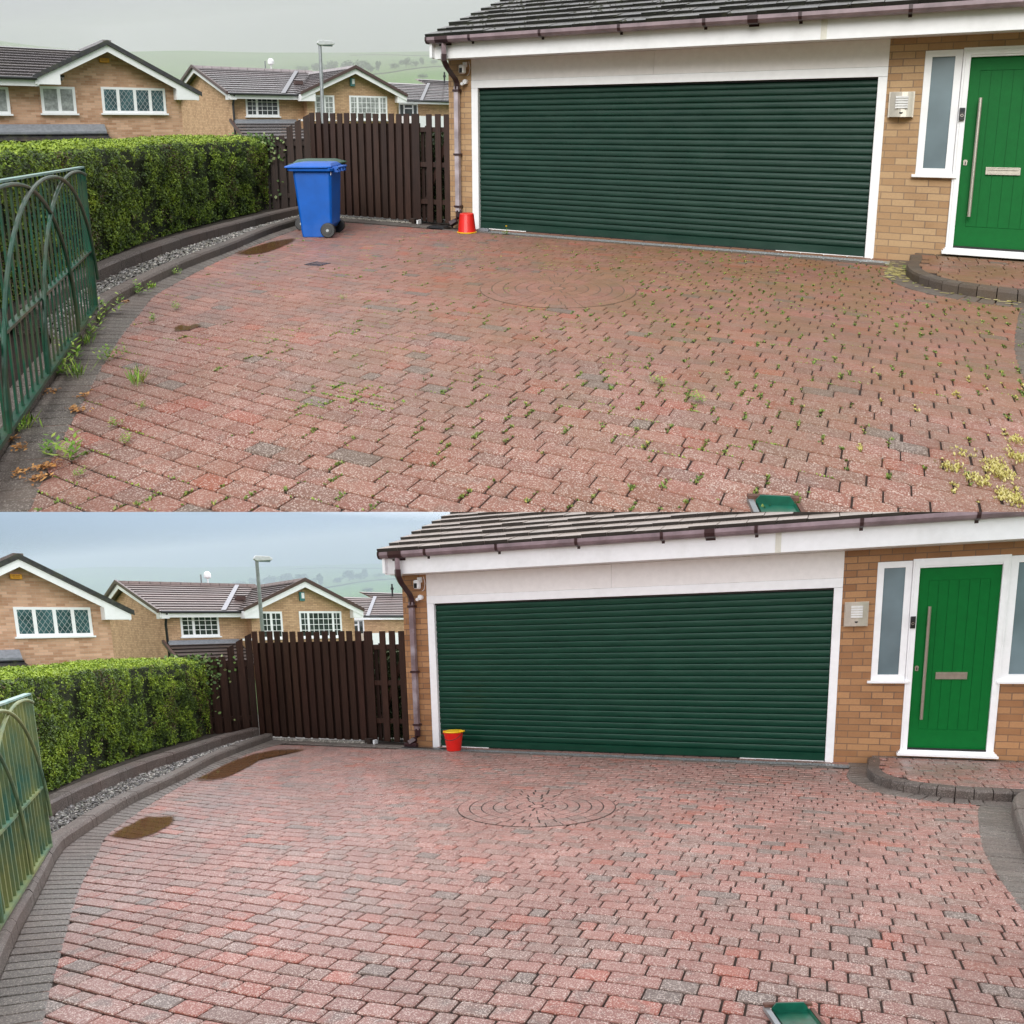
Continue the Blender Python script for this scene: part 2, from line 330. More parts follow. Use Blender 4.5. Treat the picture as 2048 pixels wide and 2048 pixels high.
def M_(k):
    if k in MATS: return MATS[k]
    m = None
    if k == 'brick1': m = brick_mat(k, (0.53, 0.355, 0.20), (0.37, 0.215, 0.11), (0.24, 0.17, 0.12))
    if k == 'brick2': m = brick_mat(k, (0.46, 0.25, 0.12), (0.26, 0.12, 0.055), (0.15, 0.10, 0.075), wet=0.15)
    if k == 'brickA': m = brick_mat(k, (0.72, 0.46, 0.32), (0.42, 0.22, 0.125), (0.50, 0.38, 0.30))
    if k == 'brickB': m = brick_mat(k, (0.66, 0.44, 0.27), (0.44, 0.27, 0.155), (0.20, 0.12, 0.08))
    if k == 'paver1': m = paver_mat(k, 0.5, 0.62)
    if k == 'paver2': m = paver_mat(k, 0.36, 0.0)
    if k == 'greypaver1': m = paver_mat(k, 0.55, 0.25, True)
    if k == 'greypaver2': m = paver_mat(k, 0.42, 0.0, True)
    if k == 'leaf': m = leaf_mat(k)
    if k == 'stone': m = tint_mat(k, 0.7, 0.4, 0.35, 30)
    if k == 'tiles1': m = tile_mat(k, (0.075, 0.07, 0.066), (0.15, 0.14, 0.13), (0.035, 0.038, 0.022), 0.8, 0.38)
    if k == 'tiles2': m = tile_mat(k, (0.22, 0.18, 0.15), (0.29, 0.245, 0.21), (0.10, 0.085, 0.065), 0.25, 0.6)
    if k == 'tilesB1': m = tile_mat(k, (0.30, 0.27, 0.28), (0.42, 0.39, 0.40), (0.20, 0.18, 0.17), 0.3, 0.16)
    if k == 'tilesB2': m = tile_mat(k, (0.15, 0.11, 0.10), (0.22, 0.17, 0.15), (0.06, 0.05, 0.04), 0.4, 0.4)
    if k == 'tilesA': m = tile_mat(k, (0.03, 0.03, 0.033), (0.06, 0.06, 0.065), (0.12, 0.13, 0.05), 0.35, 0.35)
    if k == 'wood': m = wood_mat(k, (0.034, 0.0155, 0.0105))
    if k == 'water': m = water_mat(k, (0.13, 0.06, 0.022))
    if k == 'frost': m = glass_mat(k, (0.15, 0.21, 0.235), 0.22, 0.3, 1.0)
    if k == 'darkglass': m = glass_mat(k, (0.035, 0.045, 0.045), 0.1, 0.7, 4)
    if k == 'curtain': m = glass_mat(k, (0.30, 0.32, 0.31), 0.25, 0.5, 7)
    if k == 'diamond': m = diamond_glass(k, (0.035, 0.085, 0.095))
    if k == 'white': m = plain(k, (0.92, 0.93, 0.95), 0.35, var=0.03, dirt=(0.5, 0.5, 0.47), dirt_amt=0.18)
    if k == 'panel': m = plain(k, (0.86, 0.83, 0.82), 0.5, var=0.04)
    if k == 'shutter1': m = shutter_mat(k, (0.0085, 0.045, 0.030))
    if k == 'shutter2': m = shutter_mat(k, (0.002, 0.048, 0.028))
    if k == 'doorgreen': m = plain(k, (0.001, 0.135, 0.024), 0.55, var=0.06, bump=0.1, spec=0.2)
    if k == 'gutter': m = plain(k, (0.27, 0.20, 0.22), 0.45, var=0.25, scale=5, dirt=(0.07, 0.04, 0.045), dirt_amt=0.5)
    if k == 'brownpvc': m = plain(k, (0.045, 0.02, 0.022), 0.35, var=0.3)
    if k == 'blackpvc': m = plain(k, (0.02, 0.021, 0.023), 0.35)
    if k == 'steel': m = plain(k, (0.46, 0.42, 0.36), 0.34, 0.7, var=0.08, scale=30)
    if k == 'black': m = plain(k, (0.012, 0.012, 0.013), 0.35)
    if k == 'lead': m = plain(k, (0.22, 0.235, 0.26), 0.35, var=0.2)
    if k == 'greensteel1': m = plain(k, (0.009, 0.070, 0.040), 0.34, var=0.4, scale=6, dirt=(0.11, 0.08, 0.025), dirt_amt=0.7, dlo=0.46)
    if k == 'greensteel2': m = plain(k, (0.035, 0.15, 0.12), 0.5, var=0.3, scale=4, dirt=(0.24, 0.27, 0.10), dirt_amt=0.95, dlo=0.33, dhi=0.6)
    if k == 'railtop': m = plain(k, (0.25, 0.42, 0.38), 0.4, var=0.3, scale=5, dirt=(0.35, 0.33, 0.25), dirt_amt=0.6)
    if k == 'blueplastic': m = plain(k, (0.001, 0.11, 0.52), 0.42, var=0.12, scale=4, spec=0.3, dirt=(0.05, 0.14, 0.45), dirt_amt=0.5)
    if k == 'greenplastic': m = plain(k, (0.012, 0.07, 0.035), 0.45)
    if k == 'red': m = plain(k, (0.75, 0.018, 0.012), 0.35, var=0.06)
    if k == 'yellow': m = plain(k, (0.80, 0.48, 0.01), 0.4)
    if k == 'orange': m = plain(k, (0.72, 0.33, 0.03), 0.5)
    if k == 'teal': m = plain(k, (0.05, 0.20, 0.20), 0.45)
    if k == 'grating': m = plain(k, (0.36, 0.38, 0.39), 0.4, 0.4, var=0.25, scale=20)
    if k == 'sand': m = plain(k, (0.030, 0.017, 0.012), 0.95, var=0.4, scale=25)
    if k == 'soil': m = plain(k, (0.045, 0.035, 0.025), 0.95, var=0.4, scale=10)
    if k == 'grass': m = plain(k, (0.07, 0.13, 0.03), 0.95, var=0.4, scale=3)
    if k == 'galv': m = plain(k, (0.30, 0.32, 0.33), 0.4, 0.5, var=0.15)
    if k == 'bark': m = plain(k, (0.05, 0.04, 0.03), 0.9, var=0.3)
    if k == 'core': m = plain(k, (0.022, 0.03, 0.010), 1.0, var=0.4)
    MATS[k] = m; return m
def shutter_mat(name, c):
    a = N(name); v = a.loc(); f = a.noise(a.map(v, (2.2, 1, 9)), 1.2, 5, 0.65)
    cc = a.mix(a.rng(f, 0.3, 0.72), tuple(x * 0.72 for x in c), (c[0] + 0.004, c[1] * 1.08, c[2] * 1.1))
    g = a.noise(a.map(v, (1, 1, 2.5)), 2.2, 5, 0.7)
    dots = a.noise(v, 60, 2); cc = a.mix(a.rng(dots, 0.74, 0.8, 0, 0.5), cc, (0.2, 0.24, 0.22))
    return a.fin(cc, a.rng(g, 0.4, 0.62, 0.30, 0.52), 0, 0.35)
rnd = random.Random(5)
RS = np.random.RandomState(7)
def resample(pts, step):
    P = np.array(pts, float)
    # Catmull-Rom then even spacing
    Q = []
    for i in range(len(P) - 1):
        p0, p1, p2, p3 = P[max(i - 1, 0)], P[i], P[i + 1], P[min(i + 2, len(P) - 1)]
        for t in np.linspace(0, 1, 12, endpoint=False):
            Q.append(0.5 * (2 * p1 + (p2 - p0) * t + (2 * p0 - 5 * p1 + 4 * p2 - p3) * t * t + (3 * p1 - p0 - 3 * p2 + p3) * t ** 3))
    Q.append(P[-1]); Q = np.array(Q); d = np.r_[0, np.cumsum(np.linalg.norm(np.diff(Q, axis=0), axis=1))]
    n = max(2, int(round(d[-1] / step))) + 1; s = np.linspace(0, d[-1], n)
    return np.stack([np.interp(s, d, Q[:, k]) for k in range(Q.shape[1])], 1)
def inside(p, poly):
    x, y = p; c = False; n = len(poly); j = n - 1
    for i in range(n):
        xi, yi = poly[i]; xj, yj = poly[j]
        if (yi > y) != (yj > y) and x < (xj - xi) * (y - yi) / (yj - yi) + xi: c = not c
        j = i
    return c

# outlines round the drive, traced from image pixels, in metres from the foot of the garage door's left side (x right, y towards the house)
KERB = [(-2.98, 0.06), (-2.6, -1.06), (-2.28, -1.9), (-1.74, -2.99), (-1.24, -4.1), (-0.58, -5.2), (-0.27, -5.58), (0.28, -6.1), (0.66, -6.46), (1.0, -6.78), (1.74, -7.43), (2.6, -8.1), (3.6, -8.8)]
BORD = [(-2.52, -0.10), (-2.40, -1.0), (-2.05, -1.95), (-1.55, -3.1), (-1.05, -4.05), (-0.50, -4.95), (-0.12, -5.36), (0.42, -5.92), (0.84, -6.32), (1.24, -6.68), (1.98, -7.34), (2.75, -7.95), (3.7, -8.6)]
BACK = [(-3.18, 0.0), (-2.98, -0.93), (-2.57, -2.16), (-2.23, -3.13), (-1.72, -4.17), (-1.25, -4.95), (-0.8, -5.55), (-0.2, -6.15)]
HEDGE = [(-3.78, -0.35), (-3.5, -1.05), (-3.08, -2.3), (-2.45, -3.6), (-1.9, -4.45), (-1.45, -5.1), (-0.9, -5.8), (-0.2, -6.6), (0.6, -7.4), (1.5, -8.2)]
STEP = [(5.50, -0.005), (5.50, -0.40), (5.46, -0.80), (5.49, -1.11), (5.59, -1.37), (5.74, -1.55), (5.93, -1.66), (6.15, -1.72), (6.5, -1.74), (7.0, -1.72), (8.2, -1.66)]
BED = [(8.0, -1.72), (7.2, -1.74), (6.86, -1.68), (6.62, -1.80), (6.50, -2.1), (6.43, -2.5), (6.35, -3.05), (6.30, -3.5), (6.28, -4.2), (6.30, -5.2), (6.36, -6.4), (6.45, -8.6)]
CIRC = (2.60, -3.06)
REDS = {1: [((0.33, 0.125, 0.092), 6), ((0.36, 0.148, 0.108), 6), ((0.285, 0.130, 0.100), 3), ((0.37, 0.10, 0.062), 1.2), ((0.18, 0.125, 0.105), 0.6)],
        2: [((0.30, 0.127, 0.103), 5), ((0.33, 0.148, 0.12), 5), ((0.25, 0.138, 0.113), 3), ((0.36, 0.108, 0.075), 1.2), ((0.18, 0.130, 0.112), 0.6)]}
def pick(pal):
    t = rnd.random() * sum(w for _, w in pal)
    for c, w in pal:
        t -= w
        if t <= 0: break
    k = rnd.uniform(0.88, 1.12); return tuple(x * k for x in c)
GREYS = [((0.115, 0.105, 0.092), 3), ((0.135, 0.123, 0.107), 2), ((0.10, 0.092, 0.081), 2)]
DKGREY = [((0.066, 0.06, 0.055), 3), ((0.08, 0.073, 0.067), 2)]

def paver(mb, quad, col, z=0.0, ch=0.006, depth=0.016, jit=0.0007):
    """one block: chamfered top with slightly uneven setting; quad ccw of (x, y)"""
    q = np.array(quad, float)
    if len(q) == 4 and ch > 0.005:
        o = []
        for i in range(4):
            p, a_, b_ = q[i], q[i - 1], q[(i + 1) % 4]; e = rnd.uniform(0.003, 0.011)
            o += [p + (a_ - p) / np.linalg.norm(a_ - p) * e, p + (b_ - p) / np.linalg.norm(b_ - p) * e]
        q = np.array(o)
    c = q.mean(0); inn = c + (q - c) * (1 - ch / (np.linalg.norm(q - c, axis=1, keepdims=True) + 1e-6) * 1.4)
    tx, ty = (rnd.gauss(0, 0.005), rnd.gauss(0, 0.005)) if jit else (0, 0); dz = rnd.gauss(0, jit) if jit else 0
    zt = [z + dz + (p[0] - c[0]) * tx + (p[1] - c[1]) * ty for p in q]
    n = len(q); v = [(inn[i][0], inn[i][1], zt[i]) for i in range(n)] + [(q[i][0], q[i][1], zt[i] - 0.005) for i in range(n)] + [(q[i][0], q[i][1], z - depth) for i in range(n)]
    f = [tuple(range(n))]
    for i in range(n):
        j = (i + 1) % n; f.append((i, i + n, j + n, j)); f.append((i + n, i + 2 * n, j + 2 * n, j + n))
    mb.add(v, f, col)

JOINTS = {1: [], 2: []}
def wavy(x, y):   # rows were laid by hand: gentle drift
    return y + 0.035 * math.sin(0.9 * x + 0.5 * y) + 0.02 * math.sin(2.1 * x - 0.8 * y) + 0.10 * max(0.0, min(1.0, (1.5 - x) / 4.0)) ** 1.5 * math.sin((x + 2) * 1.1 - y * 0.35)
def drive(w):
    fr = Fr(w); pal = REDS[w]; up = w == 1
    kb = resample(KERB, 0.105); bd = resample(BORD, 0.105)
    n = min(len(kb), len(bd)); kb = resample(KERB, 20) if False else kb
    s = np.linspace(0, 1, 111)
    def par(P):
        Q = resample(P, 0.02); return np.stack([np.interp(s, np.linspace(0, 1, len(Q)), Q[:, k]) for k in (0, 1)], 1)
    K, B = par(KERB), par(BORD)
    bed = resample(BED, 0.105); stp = resample(STEP, 0.11)
    def offset(P, d):
        t = np.gradient(P, axis=0); t /= np.linalg.norm(t, axis=1, keepdims=True); nn = np.stack([t[:, 1], -t[:, 0]], 1); return P + nn * d
    bedo = offset(bed, 0.235); stpo = offset(stp, 0.19)
    red = MB(); grey = MB()
    yfar, rowh = -0.35, 0.113
    left_poly = [tuple(p) for p in B] + [(3.9, -9.6), (7.8, -9.6), (7.8, -0.30), (-2.5, -0.30)]
    step_poly = [tuple(p) for p in offset(stp, 0.02)] + [(8.2, 0.5), (5.5, 0.5)]
    bed_poly = [tuple(p) for p in offset(bed, 0.02)] + [(9, -8.6), (9, -1.9)]
    stepb = [tuple(p) for p in offset(stp, 0.17)] + [(8.2, 0.5), (5.3, 0.5)]
    bedb = [tuple(p) for p in offset(bed, 0.215)] + [(9, -8.6), (9, -1.9)]
    gap = 0.0026; rg = 0.0054
    prev = []
    for r in range(int((9.4 - 0.35) / rowh)):
        y0 = yfar - r * rowh; x = -3.2 - rnd.random() * 0.2; cur = []
        while x < 7.2:
            cand = [rnd.choices([0.166, 0.240, 0.099], [6, 2.2, 1.8])[0] for _ in range(5)]      # break joint with the row behind
            L = max(cand[:3], key=lambda l: min([abs(x + l - p) for p in prev if abs(p - x) < 0.5] + [0.06])) if prev else cand[0]
            if prev and min([abs(x + cand[0] - p) for p in prev if abs(p - x) < 0.5] + [0.06]) > 0.045: L = cand[0]
            x1 = x + L; cur.append(x1); xm, ym = x + L / 2, y0 - rowh / 2
            jg = gap * (0.9 + (1.9 if xm > 3.0 else 0.5) * rnd.random() ** 1.5)
            cx, cy = xm, wavy(xm, ym)
            ok = inside((cx, cy), left_poly) or any(inside((a, cy), left_poly) for a in (x, x1))
            ok = ok and not (inside((cx, cy), step_poly) or inside((x, cy), stepb) and inside((x1, cy), stepb)) and not (inside((x, cy), bedb) and inside((x1, cy), bedb))
            if ok and (cx - CIRC[0]) ** 2 + (cy - CIRC[1]) ** 2 > 0.55 ** 2:
                q = [(a, wavy(a, b)) for a, b in ((x + jg, y0 - rowh + rg), (x1 - jg, y0 - rowh + rg), (x1 - jg, y0 - rg), (x + jg, y0 - rg))]
                paver(red, q, pick(pal))
                JOINTS[w].append((x1, wavy(x1, ym)))
            x = x1
        prev = cur
    # the round centrepiece
    dm = MB(); dm.lathe([(.001, .0038), (.722, .0038), (.724, -.01)], (CIRC[0], CIRC[1], 0), 48); kind(dm.build('ground', plain('silt', (.13, .085, .055), .95) if up else M_('sand'), fr), 'structure')
    paver(red, [(CIRC[0] + 0.06 * math.cos(a), CIRC[1] + 0.06 * math.sin(a)) for a in np.linspace(0, 2 * math.pi, 9)[:-1]], pick(pal), 0.007, depth=0.02, jit=0)
    for k in range(6):
        r0, r1 = 0.075 + k * 0.108, 0.075 + (k + 1) * 0.108 - (0.008 if not up else 0.006); m = max(7, int(round(2 * math.pi * (r0 + r1) / 2 / 0.135))); ph = rnd.random()
        for j in range(m):
            a0 = 2 * math.pi * (j + ph) / m; a1 = 2 * math.pi * (j + 1 + ph) / m; g = ((0.004 + 0.008 * rnd.random() ** 2) / r0 * 0.8) if not up else 0.003 / r0
            am = (a0 + a1) / 2
            rr = [(r0, a0 + g), (r1, a0 + g * 0.7), (r1, am), (r1, a1 - g * 0.7), (r0, a1 - g), (r0, am)]
            paver(red, [(CIRC[0] + p * math.cos(t), CIRC[1] + p * math.sin(t)) for p, t in rr], pick(pal[:3]), 0.007, ch=0.004, depth=0.02, jit=0)
    # grey borders: beside the kerb, along the gate and garage, round the step and the bed
    for i in range(len(K) - 1):
        a, b, c, d = K[i], K[i + 1], B[i + 1], B[i]; e = 0.045
        q = [a + (b - a) * e, b + (a - b) * e, c + (d - c) * e, d + (c - d) * e]
        paver(grey, q, pick(GREYS), 0.005, depth=0.021)
    x = -2.95
    while x < 5.32:
        L = rnd.choice([0.17, 0.21, 0.25]); g = 0.003
        ya = -0.27; yb = -0.36
        if x < -0.5: ya, yb = -0.02 + 0.0 * x, -0.24
        if x + L < 5.34: paver(grey, [(x + g, yb), (x + L - g, yb), (x + L - g, ya), (x + g, ya)], pick(GREYS), 0.004, depth=0.02)
        x += L
    x = -0.02
    while x < 5.2:
        L = rnd.choice([0.2, 0.25]); g = 0.003
        paver(red, [(x + g, -0.145), (x + L - g, -0.145), (x + L - g, 0.02), (x + g, 0.02)], pick(pal), 0.003); x += L
    for P, O in ((stp, stpo), (bed, bedo)):
        P0 = offset(P, -0.02)
        for i in range(len(P) - 1):
            a, b, c, d = P0[i], P0[i + 1], O[i + 1], O[i]; e = 0.05
            if P is stp and a[0] > 6.75: continue
            if P is bed and a[0] > 6.9: continue
            paver(grey, [d + (c - d) * e, c + (d - c) * e, b + (a - b) * e, a + (b - a) * e], pick(GREYS), 0.0045 if P is bed else 0.007, depth=0.021)
    cut = up
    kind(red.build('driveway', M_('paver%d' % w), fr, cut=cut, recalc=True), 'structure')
    kind(grey.build('driveway', M_('greypaver%d' % w), fr, cut=cut, recalc=True), 'structure')
    bs = MB(); bs.box(-3.6, 8.4, -9.9, 0.3, -0.14, -0.012)
    kind(bs.build('ground', M_('sand'), fr, cut=cut), 'structure')
    # kerbs
    def kerb(P, wd, hgt, side, step, name='kerb', pal=GREYS, rnd_len=True):
        mb = MB(); Q = resample(P, 0.03); i = 0
        while i < len(Q) - 2:
            n_ = int((rnd.choice([0.45, 0.45, 0.10, 0.2]) if rnd_len else step) / 0.03); j = min(len(Q) - 1, i + max(3, n_)); seg = Q[i:j + 1]
            if j - i < 1: break
            t = np.gradient(Q, axis=0)[i:j + 1]; t /= np.linalg.norm(t, axis=1, keepdims=True); nn = np.stack([-t[:, 1], t[:, 0]], 1) * side
            prof = [(0.0, -0.03), (0.004, hgt - 0.022), (0.02, hgt), (wd - 0.01, hgt + 0.003), (wd, hgt - 0.01), (wd, -0.03)]
            c = pick(pal); v = []; f = []; m = len(prof); L = len(seg); dz = rnd.gauss(0, 0.0015)
            for k in range(L):
                e = (0.003 if k == 0 else (-0.003 if k == L - 1 else 0))
                for (a, z) in prof: p = seg[k] + nn[k] * a + t[k] * e; v.append((p[0], p[1], z + dz))
            for k in range(L - 1):
                for a in range(m - 1): f.append((k * m + a, k * m + a + 1, (k + 1) * m + a + 1, (k + 1) * m + a))
            f.append(tuple(range(m))); f.append(tuple(range((L - 1) * m, L * m))[::-1])
            mb.add(v, f, c); i = j
        kind(mb.build(name, M_('greypaver%d' % w), fr, cut=cut), 'structure')
    kerb(KERB, 0.13, 0.095, -1, 0.4, pal=[((0.105, 0.092, 0.08), 2), ((0.12, 0.106, 0.093), 2)])
    kerb(BACK, 0.15, 0.19, -1, 0.4, pal=[((0.08, 0.066, 0.058), 2), ((0.092, 0.078, 0.069), 2)])
    kerb(BED, 0.14, 0.12, 1, 0.22, pal=[((0.105, 0.097, 0.087), 1)])
    # porch step: rim blocks and paved top
    st = resample(STEP, 0.145); sp_ = MB()
    t = np.gradient(st, axis=0); t /= np.linalg.norm(t, axis=1, keepdims=True); nin = np.stack([-t[:, 1], t[:, 0]], 1)
    for i in range(1, len(st) - 1):
        a, b = st[i], st[i + 1]; e = (b - a) * 0.025; c = pick(DKGREY); na, nb = nin[i], nin[i + 1]
        a, b = a + e, b - e; ps = [(0, -0.03), (0.002, 0.075), (0.012, 0.098), (0.115, 0.104), (0.12, -0.03)]
        v = [(*(a + na * q), z) for q, z in ps] + [(*(b + nb * q), z) for q, z in ps]; m = 5
        sp_.add(v, [(k, k + 1, m + k + 1, m + k) for k in range(m - 1)] + [tuple(range(m)), tuple(range(2 * m - 1, m - 1, -1))], c)
    root = thing('porch_step', 'curved paved step with dark block rim under the green front door, %s half' % ('upper' if up else 'lower'), 'step', fr, (6.2, -1, 0), 'front door steps')
    sp_.build('rim', M_('greypaver%d' % w), fr, root)
    top = MB(); inner = [tuple(p) for p in (st + nin * 0.125)] + [(8.2, -0.12), (5.6, -0.12)]
    for r in range(15):
        y0 = -0.12 - r * 0.112; x = 5.5 + rnd.random() * 0.1
        while x < 8.1:
            L = rnd.choices([0.16, 0.22, 0.1], [4, 2, 2])[0]
            if inside((x + L / 2, y0 - 0.05), inner): paver(top, [(x + 0.004, y0 - 0.109), (x + L - 0.004, y0 - 0.109), (x + L - 0.004, y0), (x + 0.004, y0)], pick(pal), 0.1)
            x += L
    x = 5.55
    while x < 8.1: paver(top, [(x + 0.003, -0.115), (x + 0.197, -0.115), (x + 0.197, -0.004), (x + 0.003, -0.004)], pick(DKGREY), 0.1); x += 0.2
    bb = MB(); bb.prism([p for p in inner], 0.0, 0.086, 2)
    top.build('paving', M_('paver%d' % w), fr, root); bb.build('bed', M_('sand'), fr, root)
    # gravel strip
    gp = resample(BACK, 0.02); kp = resample(KERB[:9], 0.02); T = []
    V = []; C = []
    octa = np.array([(1, 0, 0), (-1, 0, 0), (0, 1, 0), (0, -1, 0), (0, 0, 1), (0, 0, -1)], float)
    of = [(0, 2, 4), (2, 1, 4), (1, 3, 4), (3, 0, 4), (2, 0, 5), (1, 2, 5), (3, 1, 5), (0, 3, 5)]
    ns = 5200
    for _ in range(ns):
        u = rnd.random(); a = gp[int(u * (len(gp) - 1))]; b = kp[int(u * (len(kp) - 1))]
        m = 0.02 + rnd.random() * 0.8; p = a + (b - a) * m
        r = rnd.uniform(0.008, 0.019); sc = np.array([r * rnd.uniform(.8, 1.4), r * rnd.uniform(.7, 1.1), r * rnd.uniform(.5, .9)])
        an = rnd.random() * 6.3; R = np.array([[math.cos(an), -math.sin(an), 0], [math.sin(an), math.cos(an), 0], [rnd.uniform(-.3, .3), rnd.uniform(-.3, .3), 1]])
        o = (octa * (1 + RS.uniform(-.25, .25, (6, 1)))) * sc @ R.T + np.array([p[0], p[1], 0.058 + rnd.random() * 0.014])
        for f in of: V.extend(o[list(f)])
        g = 1.45 * rnd.choice([0.07, 0.1, 0.16, 0.22, 0.3, 0.13, 0.42 if rnd.random() < .3 else 0.1]); c = (g * rnd.uniform(1, 1.12), g, g * rnd.uniform(0.85, 1.0)); C.extend([c] * 8)
    # more along the foot of the gate
    for _ in range(700):
        p = (rnd.uniform(-2.9, -1.2), rnd.uniform(-0.04, 0.12)); r = rnd.uniform(0.007, 0.014)
        o = octa * r * (1 + RS.uniform(-.3, .3, (6, 1))) + np.array([p[0], p[1], 0.008])
        for f in of: V.extend(o[list(f)])
        g = rnd.choice([0.2, 0.3, 0.4, 0.15]); C.extend([(g * 1.08, g, g * .86)] * 8)
    kind(mesh_np('gravel', M_('stone'), fr, None, np.array(V), len(C), 3, np.array(C), cut=cut), 'stuff')
    gb = MB(); Q = resample(BACK, 0.2); t = np.gradient(Q, axis=0); t /= np.linalg.norm(t, axis=1, keepdims=True); nn = np.stack([-t[:, 1], t[:, 0]], 1)
    for i in range(len(Q) - 1):
        a, b = Q[i] + nn[i] * 0.02, Q[i + 1] + nn[i + 1] * 0.02; c, d = b + nn[i + 1] * 0.42, a + nn[i] * 0.42
        c = c if True else b
        gb.add([(*a, 0.052), (*b, 0.052), (*(b + nn[i + 1] * 0.1), 0.052), (*(a + nn[i] * 0.1), 0.052)], [(0, 1, 2, 3)])
    K2 = resample(KERB[:9], 0.02); G2 = resample(BACK, 0.02); m = 40
    for i in range(m):
        a, b = G2[int(i / m * (len(G2) - 1))], G2[int((i + 1) / m * (len(G2) - 1))]; c, d = K2[int((i + 1) / m * (len(K2) - 1))], K2[int(i / m * (len(K2) - 1))]
        gb.add([(*a, 0.05), (*b, 0.05), (*(c + (b - c) * 0.12), 0.05), (*(d + (a - d) * 0.12), 0.05)], [(0, 1, 2, 3)])
    kind(gb.build('soil', M_('soil'), fr, cut=cut), 'structure')
    # soil under the hedge, lawn at the right, open land around
    sb = MB(); Q = resample(BACK, 0.3)
    t = np.gradient(Q, axis=0); t /= np.linalg.norm(t, axis=1, keepdims=True); nn = np.stack([t[:, 1], -t[:, 0]], 1)
    for i in range(len(Q) - 1):
        a, b = Q[i] + nn[i] * 0.1, Q[i + 1] + nn[i + 1] * 0.1; c, d = Q[i + 1] + nn[i + 1] * 3.5, Q[i] + nn[i] * 3.5
        sb.add([(*a, 0.12), (*b, 0.12), (*c, 0.10), (*d, 0.10)], [(0, 1, 2, 3)])
    kind(sb.build('soil', M_('soil'), fr, cut=cut), 'structure')
    lw = MB(); Q = resample(BED, 0.3); lp = [tuple(p) for p in offset(Q, -0.12)] + [(12, -8.6), (12, -1.9)]
    lw.add([(x_, y_, 0.105) for x_, y_ in lp], [tuple(range(len(lp)))])
    kind(lw.build('lawn', M_('grass'), fr, cut=cut), 'structure')
    tr = MB(); tr.add([(-1500, -10 if up else -30, -0.16), (1500, -10 if up else -30, -0.16), (1500, 1450, -0.16), (-1500, 1450, -0.16)], [(0, 1, 2, 3)])
    kind(tr.build('ground', M_('grass'), fr, cut=cut, recalc=False), 'structure')

# ---------------------------------------------------------------- roofs
def roof(mb, A, B, D, C, n, m, t, cols, gap=0.004, stag=True, jit=0.0):
    A, B, C, D = [np.array(p, float) for p in (A, B, C, D)]
    nm = np.cross(B - A, D - A); nm /= np.linalg.norm(nm)
    if nm[2] < 0: nm = -nm
    for i in range(n):
        f0, f1 = i / n, (i + 1.0) / n + 0.12 / n
        a0, b0, a1, b1 = A + (D - A) * f0, B + (C - B) * f0, A + (D - A) * f1, B + (C - B) * f1
        sh = 0.5 * (i % 2) if stag else 0
        js = [0.0] + [min(1.0, max(0.0, (j + sh) / m)) for j in range(0 if sh else 1, m)] + [1.0]
        for u0, u1 in zip(js[:-1], js[1:]):
            if u1 - u0 < 1e-4: continue
            g = gap / np.linalg.norm(B - A) if m > 1 else 0
            L = 1 + rnd.gauss(0, 0.01) * (jit > 0); tt = t * (1 + rnd.gauss(0, jit))
            p = [a0 + (b0 - a0) * (u0 + g), a0 + (b0 - a0) * (u1 - g), a1 + (b1 - a1) * (u1 - g), a1 + (b1 - a1) * (u0 + g)]
            v = [p[0] + nm * tt, p[1] + nm * tt, p[2] + nm * t * 0.12, p[3] + nm * t * 0.12, p[0] - nm * t * 0.25, p[1] - nm * t * 0.25, p[2] - nm * t * 0.25, p[3] - nm * t * 0.25]
            c = rnd.choice(cols); k = rnd.uniform(0.93, 1.07); c = tuple(x * k for x in c)
            mb.add(v, [(0, 1, 2, 3), (0, 3, 7, 4), (1, 5, 6, 2), (7, 6, 5, 4)], c); mb.add([v[4], v[5], v[1], v[0]], [(0, 1, 2, 3)], tuple(x * .16 for x in c))  # riser faces coloured darker: mossy edges plus painted shade under each course

def window(fr, parent, u0, u1, z0, z1, cols, mat, rows=None, bars=None, fw=0.07, y=0.0, sill=True, name='window', fmat='white', proud=0.03):
    """casement: frame with mullions, one pane mesh per light, sill"""
    f = MB(); w_ = u1 - u0
    f.box(u0, u1, y - proud, y + 0.05, z1 - fw, z1); f.box(u0, u1, y - proud, y + 0.05, z0, z0 + fw)
    f.box(u0, u0 + fw, y - proud, y + 0.05, z0 + fw, z1 - fw); f.box(u1 - fw, u1, y - proud, y + 0.05, z0 + fw, z1 - fw)
    xs = [u0 + fw] + [u0 + w_ * c for c in cols] + [u1 - fw]
    for c in cols: f.box(u0 + w_ * c - fw * 0.6, u0 + w_ * c + fw * 0.6, y - proud + 0.002, y + 0.05, z0 + fw, z1 - fw)
    if bars:                                     # slim glazing bars: (columns per light, rows)
        for k in range(len(xs) - 1):
            a, b = xs[k], xs[k + 1]
            nb = bars[0][k] if hasattr(bars[0], '__len__') else bars[0]
            for j in range(1, nb): f.box(a + (b - a) * j / nb - 0.012, a + (b - a) * j / nb + 0.012, y - proud - 0.003, y, z0 + fw, z1 - fw)
            for j in range(1, bars[1]): zz = z0 + fw + (z1 - z0 - 2 * fw) * j / bars[1]; f.box(a, b, y - proud - 0.001, y - 0.001, zz - 0.012, zz + 0.012)
    fo = f.build(name, M_(fmat), fr, parent)
    for k in range(len(xs) - 1):
        a, b = xs[k] + (fw * 0.5 if k else 0), xs[k + 1] - (fw * 0.5 if k < len(xs) - 2 else 0)
        MB().box(a, b, y - proud * 0.5, y - 0.002, z0 + fw, z1 - fw).build('pane', M_(mat), fr, fo)
    if sill: MB().box(u0 - 0.05, u1 + 0.05, y - 0.09, y + 0.02, z0 - 0.05, z0).build('sill', M_(fmat), fr, fo)
    return fo

